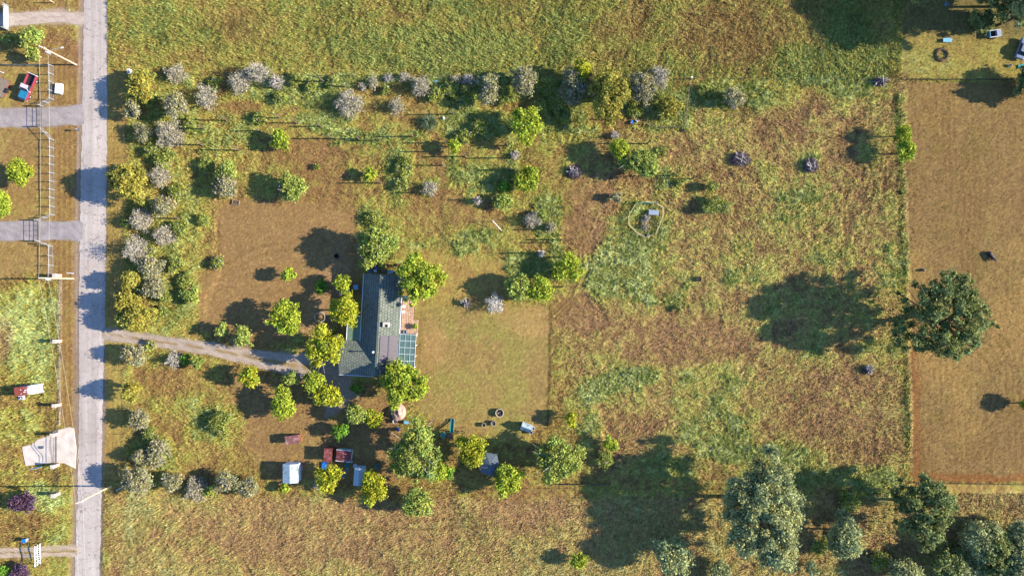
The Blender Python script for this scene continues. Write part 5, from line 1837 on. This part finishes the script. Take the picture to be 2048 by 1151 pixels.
# low pallet fence
t = thing('pallet_fence', 'low dark board fence on short posts by the south fence', 'fence', G(1110, 967))
x0, y0 = P(1110, 967)
for k in range(11):
    xx, yy = P(1110 + k * 11, 967 - k * .1)
    B().box((0, 0, .3), (.12, .16, .85)).build('post', M_POSTW, t, (xx - x0, yy - y0, 0))
for z in (.25, .5):
    B().box((5.5, .02, z), (11.2, .06, .14)).build('board', M_POSTW, t)

# wire cage of the sapling
fence('plant_cage', 'thin wire cage on stakes around the yellow sapling', [(1128, 828), (1158, 828), (1158, 858), (1128, 858), (1128, 828)], 1.2, .03, 30, (.3, .7, 1.1), M_POSTW, M_POSTW, .008)
# garden pen and ring garden
fence('garden_pen', 'wire garden pen beside the olive thicket', [(1379, 162), (1373, 210), (1370, 255), (1330, 256), (1293, 250), (1296, 205)], 1.2, .05, 26, (.3, .6, .9, 1.15), M_POSTW, M_WOOD, .015)
t = thing('post_cap', 'white capped corner post of the garden pen', 'post', G(1380, 159))
B().tube((0, 0, 0), (0, 0, 1.4), .09, .09, 8).build('post', M_POSTW, t)
B().tube((0, 0, 1.4), (0, 0, 1.55), .2, .16, 12).build('cap', M_WHITE, t)
fence('ring_fence', 'round wire fence enclosing the ring garden', [(1270, 408), (1256, 432), (1257, 450), (1272, 465), (1288, 475), (1310, 468), (1318, 450), (1325, 430), (1324, 415), (1312, 407), (1290, 404), (1270, 408)],
      1.1, .035, 16, (.2, .5, .8, 1.05), M_WOOD, mat('pale_rope', C(214, 190, 140), .9), .035)
t = thing('garden_table', 'grey plastic table inside the ring garden', 'table', G(1306, 425.5), R(-4))
B().box((0, 0, .83), (2.0, 1.0, .07)).build('tabletop', M_GREYT, t, bevel=.04)
for a in (-.85, .85):
    for b_ in (-.4, .4):
        B().tube((a, b_, 0), (a, b_, .8), .04, .04, 6).build('leg', M_GREYT, t)
for px, py, lab in ((1286, 471, 'white pail at the south rim of the ring garden'), (1296, 471, 'white pail beside another at the south rim of the ring garden')):
    bucket(G(px, py), .22, .35, M_WHITE, lab)
for px, py, lab in ((1290, 454, 'pale dry bush in the middle of the ring garden'), (1292, 437, 'small pale bush below the ring garden table')):
    tree(px, py, 8, 'grey', lab, 1.0)
t = thing('rail_pipe', 'green pipe rail across the top of the ring garden', 'rail', G(1272, 407))
B().tube((0, 0, 1.0), (4.2, 0, 1.0), .05, .05, 8).build('pipe', M_TEAL, t)
for xx in (.1, 4.1):
    B().tube((xx, 0, -.1), (xx, 0, 1.02), .05, .05, 8).build('post', M_POSTW, t)
bucket(G(1396, 558), .55, .45, M_BLACK, 'black water tub with pale rim in the straw pasture', 'tub', 'tub', M_BLACK)
bucket(G(1366, 261), .4, .3, M_BLACK, 'dark tub at the corner of the garden pen', 'tub', 'tub', M_BLACK)
t = thing('scrap_heap', 'small heap of blue and red scrap under the olive thicket', 'scrap', G(1267, 244))
rnd = random.Random(4)
for k, m_ in enumerate((M_BLUE, M_RED, M_WHITE, M_BLUE, M_STEEL, M_BLUE)):
    B().box((rnd.uniform(-.7, .7), rnd.uniform(-.3, .3), .2), (.5, .3, .35), rnd.uniform(0, 3), .3).build('scrap_piece', m_, t)
o = tag(B().box((0, 0, .12), (.8, .4, .22), -.2).box((.2, .1, .26), (.3, .2, .08)).build('scrap_piece', M_BLUEL, None, G(871, 164)), 'pale blue scrap beside the dense grey shrub', 'scrap')
o = tag(B().box((0, 0, .2), (.4, .5, .4), .4).tube((0, 0, .4), (0, 0, .6), .15, .1, 8).build('gas_bottle', M_WHITE, None, G(888, 237)), 'small white canister beside the spiky plant', 'canister')


# brush piles
def brush(px, py, rx, ry, label):
    rg = np.random.default_rng(px)
    t = thing('brush_pile', label, 'brush pile', G(px, py))
    n = 900
    d = unit(rg.normal(size=(n, 3)))
    d[:, 2] = np.abs(d[:, 2])
    p = d * np.array([rx, ry, 1.1]) * rg.uniform(.3, 1, n)[:, None] ** .5
    dr = unit(rg.normal(size=(n, 3)) * np.array([1, 1, .35]))
    ln = rg.uniform(.3, .9, n)
    v = sticks(p - dr * ln[:, None] * .5, p + dr * ln[:, None] * .5, rg.uniform(.02, .05, n), rg)
    v[..., 2] = np.maximum(v[..., 2], .02)
    col = np.array(C(128, 112, 118, k=.4))[None] * rg.uniform(.45, 1.6, n)[:, None]
    link('branches', np_mesh('branches', v.reshape(-1, 3), np.arange(n * 3).reshape(-1, 3), np.repeat(col, 3, 0), M_TWIG), t)
    b = B()
    for k in range(14):
        a = rg.uniform(0, 6.3)
        c = np.array([rg.uniform(-.4, .4) * rx, rg.uniform(-.4, .4) * ry, rg.uniform(.5, 1.0)])
        e = np.array([math.cos(a), math.sin(a), -.25]) * rg.uniform(.6, 1.1)
        b.tube(c - e, c + e, .05, .025, 5)
    b.build('log', M_BARKP, t)


brush(1480, 319, 2.2, 1.5, 'wide oval brush pile in the straw pasture')
brush(1620, 331, 1.6, 1.6, 'round brush pile in the straw pasture')
brush(1148, 344, 1.6, 1.5, 'shaded dark brush pile west of the wide lime tree')
brush(1735, 738, .8, .8, 'small dark brush heap south of the oak shadow')
brush(932, 606, .8, .5, 'little dead branch heap under the bare white tree')
brush(1757, 165, 1.5, .7, 'grey fallen branches at the northeast fence corner')

# ------------------------------------------------------------------ vehicles
def wheel(t, x, y, r=.36, w=.24):
    o = B().lathe([(r * .55, -w / 2), (r * .95, -w / 2), (r, -w / 4), (r, w / 4), (r * .95, w / 2), (r * .55, w / 2)], 18).build('wheel', M_BLACK, t, (x, y, r))
    o.rotation_euler = (R(90), 0, 0)
    q = B().tube((0, 0, -w * .42), (0, 0, w * .42), r * .56, r * .56, 14).build('rim', M_STEEL, o)


def pickup(px, py, rz, label, hood, body, cab):
    x, y = P(px, py, .9)
    t = thing('pickup_truck', label, 'pickup truck', (x, y, gz(x, y)), rz)
    # x forward
    B().box((-1.45, 0, .62), (2.3, 1.5, .1)).build('bed_floor', M_IRON, t)
    for s in (-1, 1):
        B().box((-1.45, s * .88, .82), (2.3, .2, .62)).build('bed_side', body, t, bevel=.05)
    B().box((-2.62, 0, .82), (.1, 1.9, .62)).build('tailgate', M_WHITE, t, bevel=.03)
    B().add([(-.28, -.95, .5), (1.05, -.95, .5), (1.05, .95, .5), (-.28, .95, .5), (-.28, -.95, 1.15), (1.05, -.95, 1.15), (1.05, .95, 1.15), (-.28, .95, 1.15)],
            [(0, 3, 2, 1), (4, 5, 6, 7), (0, 1, 5, 4), (1, 2, 6, 5), (2, 3, 7, 6), (3, 0, 4, 7)]).build('cab_body', body, t, bevel=.05)
    g = [(-.24, -.88, 1.152), (.98, -.88, 1.152), (.98, .88, 1.152), (-.24, .88, 1.152), (-.12, -.74, 1.72), (.5, -.74, 1.72), (.5, .74, 1.72), (-.12, .74, 1.72)]
    B().add(g, [(0, 1, 5, 4), (1, 2, 6, 5), (2, 3, 7, 6), (3, 0, 4, 7), (4, 5, 6, 7)]).build('window_glass', M_GLASS, t)
    B().box((.19, 0, 1.76), (.78, 1.56, .08)).build('cab_roof', cab, t, bevel=.04)
    for s in (-1, 1):
        B().tube((.98, s * .85, 1.15), (.52, s * .73, 1.74), .05, .05, 6).build('pillar', cab, t)
        B().box((.85, s * 1.08, 1.2), (.12, .2, .18)).build('mirror', M_WHITE, t)
    B().box((1.85, 0, .8), (1.6, 1.86, .62)).build('fender_body', body, t, bevel=.08)
    B().box((1.82, 0, 1.14), (1.5, 1.6, .08)).build('hood', hood, t, bevel=.04)
    B().box((2.7, 0, .6), (.16, 1.9, .2)).build('bumper', M_STEEL, t, bevel=.03)
    for s in (-1, 1):
        B().tube((2.64, s * .7, .85), (2.68, s * .7, .85), .11, .11, 12).build('headlight', M_WHITE, t)
    for xx in (-1.55, 1.75):
        for s in (-1, 1):
            wheel(t, xx, s * .86)
    return t


pickup(55, 173, math.atan2(-40, -17), 'red and white old pickup with a teal hood inside the fence', mat('teal_paint', C(40, 130, 165), .35, spec=.5), M_RED, mat('cream_paint', C(225, 205, 205), .5))
x, y = P(7, 177)
t = thing('flatbed_trailer', 'flatbed trailer with grey plank deck beside the pickup', 'trailer', (x, y, gz(x, y)), R(-22))
for k in range(9):
    B().box((-1.0 + k * .26, 0, .72), (.245, 3.6, .05)).build('deck_plank', M_WOOD, t)
for s in (-1, 1):
    B().box((s * 1.2 + .04, 0, .64), (.08, 3.7, .14)).build('frame_rail', M_RED, t)
    B().box((.04, s * 1.83, .64), (2.4, .08, .14)).build('frame_rail', M_RED, t)
for s in (-1, 1):
    o = B().tube((s * 1.05, -.3, .32), (s * 1.3, -.3, .32), .32, .32, 16).build('wheel', M_BLACK, t)
B().box((1.35, -.15, .75), (.35, .9, .4)).build('tool_box', M_BLACK, t)
B().path([(-.6, -1.85, .6), (0, -2.9, .55), (.6, -1.85, .6)], .05).build('tongue', M_IRON, t)

# rusty van
x, y = P(58, 779, 1)
t = thing('old_van', 'old white van with a rust red roof in the tall grass', 'van', (x, y, gz(x, y)), R(8))
M_VAN = mat_rust('van_rust', C(226, 220, 215), C(150, 70, 55), .46, 1.3, 0, 0, 0.4, 1.3)
pr = [(-2.4, .45), (-2.4, 1.75), (-2.25, 2.0), (1.2, 2.0), (1.7, 1.35), (2.4, 1.2), (2.45, .45)]
b = B()
n = len(pr)
b.add([(p[0], -.9, p[1]) for p in pr] + [(p[0], .9, p[1]) for p in pr], [tuple(range(n)), tuple(reversed(range(n, 2 * n)))] + [(k, n + k, n + (k + 1) % n, (k + 1) % n) for k in range(n)])
b.build('body', M_VAN, t, bevel=.07)
B().add([(1.24, -.78, 1.98), (1.72, -.8, 1.39), (1.72, .8, 1.39), (1.24, .78, 1.98)], [(0, 1, 2, 3)]).build('windshield', M_GLASS, t, (.03, 0, .03))
for s in (-1, 1):
    for xx in (-1.6, -.5, .6):
        B().box((xx, s * .91, 1.5), (.8, .03, .42)).build('side_window', M_GLASS, t)
    for xx in (-1.5, 1.6):
        wheel(t, xx, s * .82, .33)
    B().box((2.5, s * .75, .6), (.5, .1, .12)).build('bumper_arm', M_WHITE, t)
for xx, yy, s in ((-.2, -.25, .25), (.0, .1, .2), (-.9, .3, .15), (-.9, -.5, .15)):
    B().box((xx, yy, 2.06), (s, s * .8, .1)).build('roof_vent', M_WHITE, t)
B().box((-1.3, 1.0, .4), (1.3, .1, .2)).build('side_board', M_BLUEL, t)
t = thing('sink_cart', 'white basin cart standing beside the old van', 'basin', G(46, 794), R(6))
B().box((0, 0, .55), (1.2, .75, .2)).build('tub', M_WHITE, t, bevel=.04)
B().box((-.12, 0, .63), (.75, .5, .1)).build('bowl', M_IRON, t)
B().tube((-.05, 0, .6), (-.05, 0, .85), .09, .07, 10).build('tap', M_WHITE, t)
for a in (-.5, .5):
    for b_ in (-.3, .3):
        B().tube((a, b_, 0), (a, b_, .5), .03, .03, 6).build('leg', M_STEEL, t)

# slatted white box by the fence
x, y = P(121, 179)
t = thing('slatted_bench', 'white slatted crate bench on the verge by the chain link fence', 'bench', (x, y, gz(x, y)), R(-5))
for s in (-1, 1):
    B().box((s * .55, 0, .4), (.08, 2.0, .8)).build('side_frame', M_WHITE, t)
    B().box((0, s * .98, .4), (1.1, .06, .8)).build('end_frame', M_WHITE, t)
for k in range(7):
    B().box((-.48 + k * .16, 0, .83), (.11, 2.0, .04)).build('slat', M_WHITE, t)
B().box((0, 0, .6), (1.0, 1.9, .03)).build('liner', M_BLUEL, t)
# blue bin with white bag
t = thing('wheelie_bin', 'blue wheeled bin with a pale lid beside the scroll gate', 'bin', G(55, 1077), R(5))
B().add([(-.28, -.26, .08), (.28, -.26, .08), (.28, .26, .08), (-.28, .26, .08), (-.36, -.33, 1.05), (.36, -.33, 1.05), (.36, .33, 1.05), (-.36, .33, 1.05)],
        [(0, 3, 2, 1), (4, 5, 6, 7), (0, 1, 5, 4), (1, 2, 6, 5), (2, 3, 7, 6), (3, 0, 4, 7)]).build('body', M_GREYT, t)
B().box((0, 0, 1.09), (.8, .72, .07)).build('lid', M_BLUE, t, bevel=.02)
for s in (-1, 1):
    B().tube((.3, s * .3, .12), (.3, s * .22, .12), .12, .12, 12).build('wheel', M_BLACK, t)

# ------------------------------------------------------------------ northeast yard
table(G(1892, 82), .0, 1.75, .8, .45, M_BLUEL, 'pale blue low table on the northeast yard grass')
t = thing('soil_ring', 'grassy soil ring like an old tyre bed in the northeast yard', 'soil ring', G(1883, 110))
B().lathe([(1.5, 0), (1.35, .22), (1.1, .3), (.85, .2), (.75, 0)], 24).build('mound', M_SOIL, t)
b = B()
rr = random.Random(9)
for k in range(60):
    a = rr.uniform(0, 6.3)
    q = rr.uniform(.9, 1.4)
    b.tube((q * math.cos(a), q * math.sin(a), .15), (q * math.cos(a) + rr.uniform(-.2, .2), q * math.sin(a) + rr.uniform(-.2, .2), .55), .05, .01, 3)
b.build('weeds', mat('weed_green', C(130, 140, 60), .9), t)
x, y = P(1985, 70)
t = thing('utility_trailer', 'small white and blue trailer in the northeast yard', 'trailer', (x, y, gz(x, y)), R(8))
B().box((0, 0, .5), (2.2, 1.3, .1)).build('floor', M_IRON, t)
for s in (-1, 1):
    B().box((0, s * .64, .75), (2.2, .06, .45)).build('side', M_WHITE, t)
    wheel(t, 0, s * .78, .3, .18)
    B().box((s * 1.1, 0, .75), (.06, 1.24, .45)).build('end', M_BLUEL, t)
B().path([(-1.1, -.4, .5), (-2.0, 0, .5), (-1.1, .4, .5)], .05).build('tongue', M_STEEL, t)
B().box((.6, 0, .8), (.8, 1.1, .5)).build('load', M_GREYT, t)
x, y = P(2040, 100)
t = thing('parked_car', 'grey car in the shade at the edge of the northeast yard', 'car', (x, y, gz(x, y)), R(70))
M_CAR = mat('grey_blue_paint', C(120, 135, 160), .3, spec=.5)
B().box((0, 0, .62), (4.2, 1.75, .62)).build('body', M_CAR, t, bevel=.12)
B().add([(-1.5, -.78, .92), (1.0, -.78, .92), (1.0, .78, .92), (-1.5, .78, .92), (-1.0, -.62, 1.42), (.35, -.62, 1.42), (.35, .62, 1.42), (-1.0, .62, 1.42)],
        [(0, 1, 5, 4), (1, 2, 6, 5), (2, 3, 7, 6), (3, 0, 4, 7), (4, 5, 6, 7)]).build('windows', M_GLASS, t)
B().box((-.33, 0, 1.45), (1.3, 1.26, .06)).build('roof', M_CAR, t, bevel=.03)
for xx in (-1.3, 1.3):
    for s in (-1, 1):
        wheel(t, xx, s * .8, .32, .2)
for s in (-1, 1):
    B().box((2.1, s * .6, .7), (.06, .35, .14)).build('headlight', M_WHITE, t)
for px, py, m_, lab in ((2018, 132, M_CONC, 'pale sack on the path of the northeast yard'), (1891, 10, M_BLUEL, 'pale bucket in the shade of the northeast yard'), (2032, 34, M_WHITE, 'white pail under the tall pale tree')):
    bucket(G(px, py), .3, .4, m_, lab)
t = thing('tarp_sheet', 'teal tarp corner by the northeast yard fence', 'tarp', G(2042, 133), R(12))
B().box((0, 0, .15), (1.4, .7, .08)).build('sheet', M_TEAL, t)
B().box((0, 0, .06), (1.2, .5, .12)).build('stack', M_WOOD, t)

# ------------------------------------------------------------------ cow in the mown field
def skin_body(name, joints, edges, m, parent):
    me = bpy.data.meshes.new(name)
    me.from_pydata([j[0] for j in joints], edges, [])
    o = link(name, me, parent)
    o.modifiers.new('skin', 'SKIN')
    me.skin_vertices.new() if not me.skin_vertices else None
    for k, j in enumerate(joints):
        sv = me.skin_vertices[0].data[k]
        sv.radius = j[1] if isinstance(j[1], tuple) else (j[1], j[1])
        sv.use_root = (k == 0)
    ss = o.modifiers.new('sub', 'SUBSURF')
    ss.levels = 2
    ss.render_levels = 2
    me.materials.append(m)
    return o


M_COW = mat_rust('black_and_white_hide', C(205, 200, 205, .5), C(44, 38, 48, .5), .62, 1.1)
x, y = P(1979, 511)
cow = thing('cow', 'black cow with white patches resting in the mown field', 'cow', (x, y, gz(x, y)), math.atan2(-12, 9))
J = [((0, 0, .45), (.38, .40)), ((.55, 0, .46), (.34, .38)), ((.85, 0, .58), (.24, .28)), ((1.08, 0, .72), (.15, .19)), ((1.28, 0, .74), (.13, .15)), ((1.56, 0, .6), (.08, .09)),
     ((-.5, 0, .45), (.37, .38)), ((-.82, 0, .42), (.26, .28)),
     ((.7, .28, .26), .12), ((.95, .34, .12), .07), ((.66, .38, .07), .05), ((.7, -.28, .26), .12), ((.95, -.34, .12), .07), ((.66, -.38, .07), .05),
     ((-.68, .32, .3), .16), ((-.3, .46, .14), .08), ((-.62, .5, .07), .05), ((-.68, -.32, .3), .16), ((-.3, -.46, .14), .08), ((-.62, -.5, .07), .05),
     ((-1.04, 0, .45), .05), ((-1.12, .1, .2), .03), ((-1.1, .28, .08), .045)]
E = [(0, 1), (1, 2), (2, 3), (3, 4), (4, 5), (0, 6), (6, 7), (1, 8), (8, 9), (9, 10), (1, 11), (11, 12), (12, 13), (7, 14), (14, 15), (15, 16), (7, 17), (17, 18), (18, 19), (7, 20), (20, 21), (21, 22)]
skin_body('body', J, E, M_COW, cow)
for s in (-1, 1):
    B().add([(1.16, s * .1, .82), (1.1, s * .36, .86), (1.22, s * .34, .78)], [(0, 1, 2)]).add([(1.16, s * .1, .79), (1.1, s * .36, .84), (1.22, s * .34, .75)], [(2, 1, 0)]).build('ear', M_COW, cow)
o = tag(B().box((0, 0, .35), (.5, .35, .5), .4, .3).box((.1, .1, .1), (.7, .5, .2)).build('stump', M_POSTW, None, G(1846, 540)), 'dark stump beside the crown of the giant oak', 'stump')
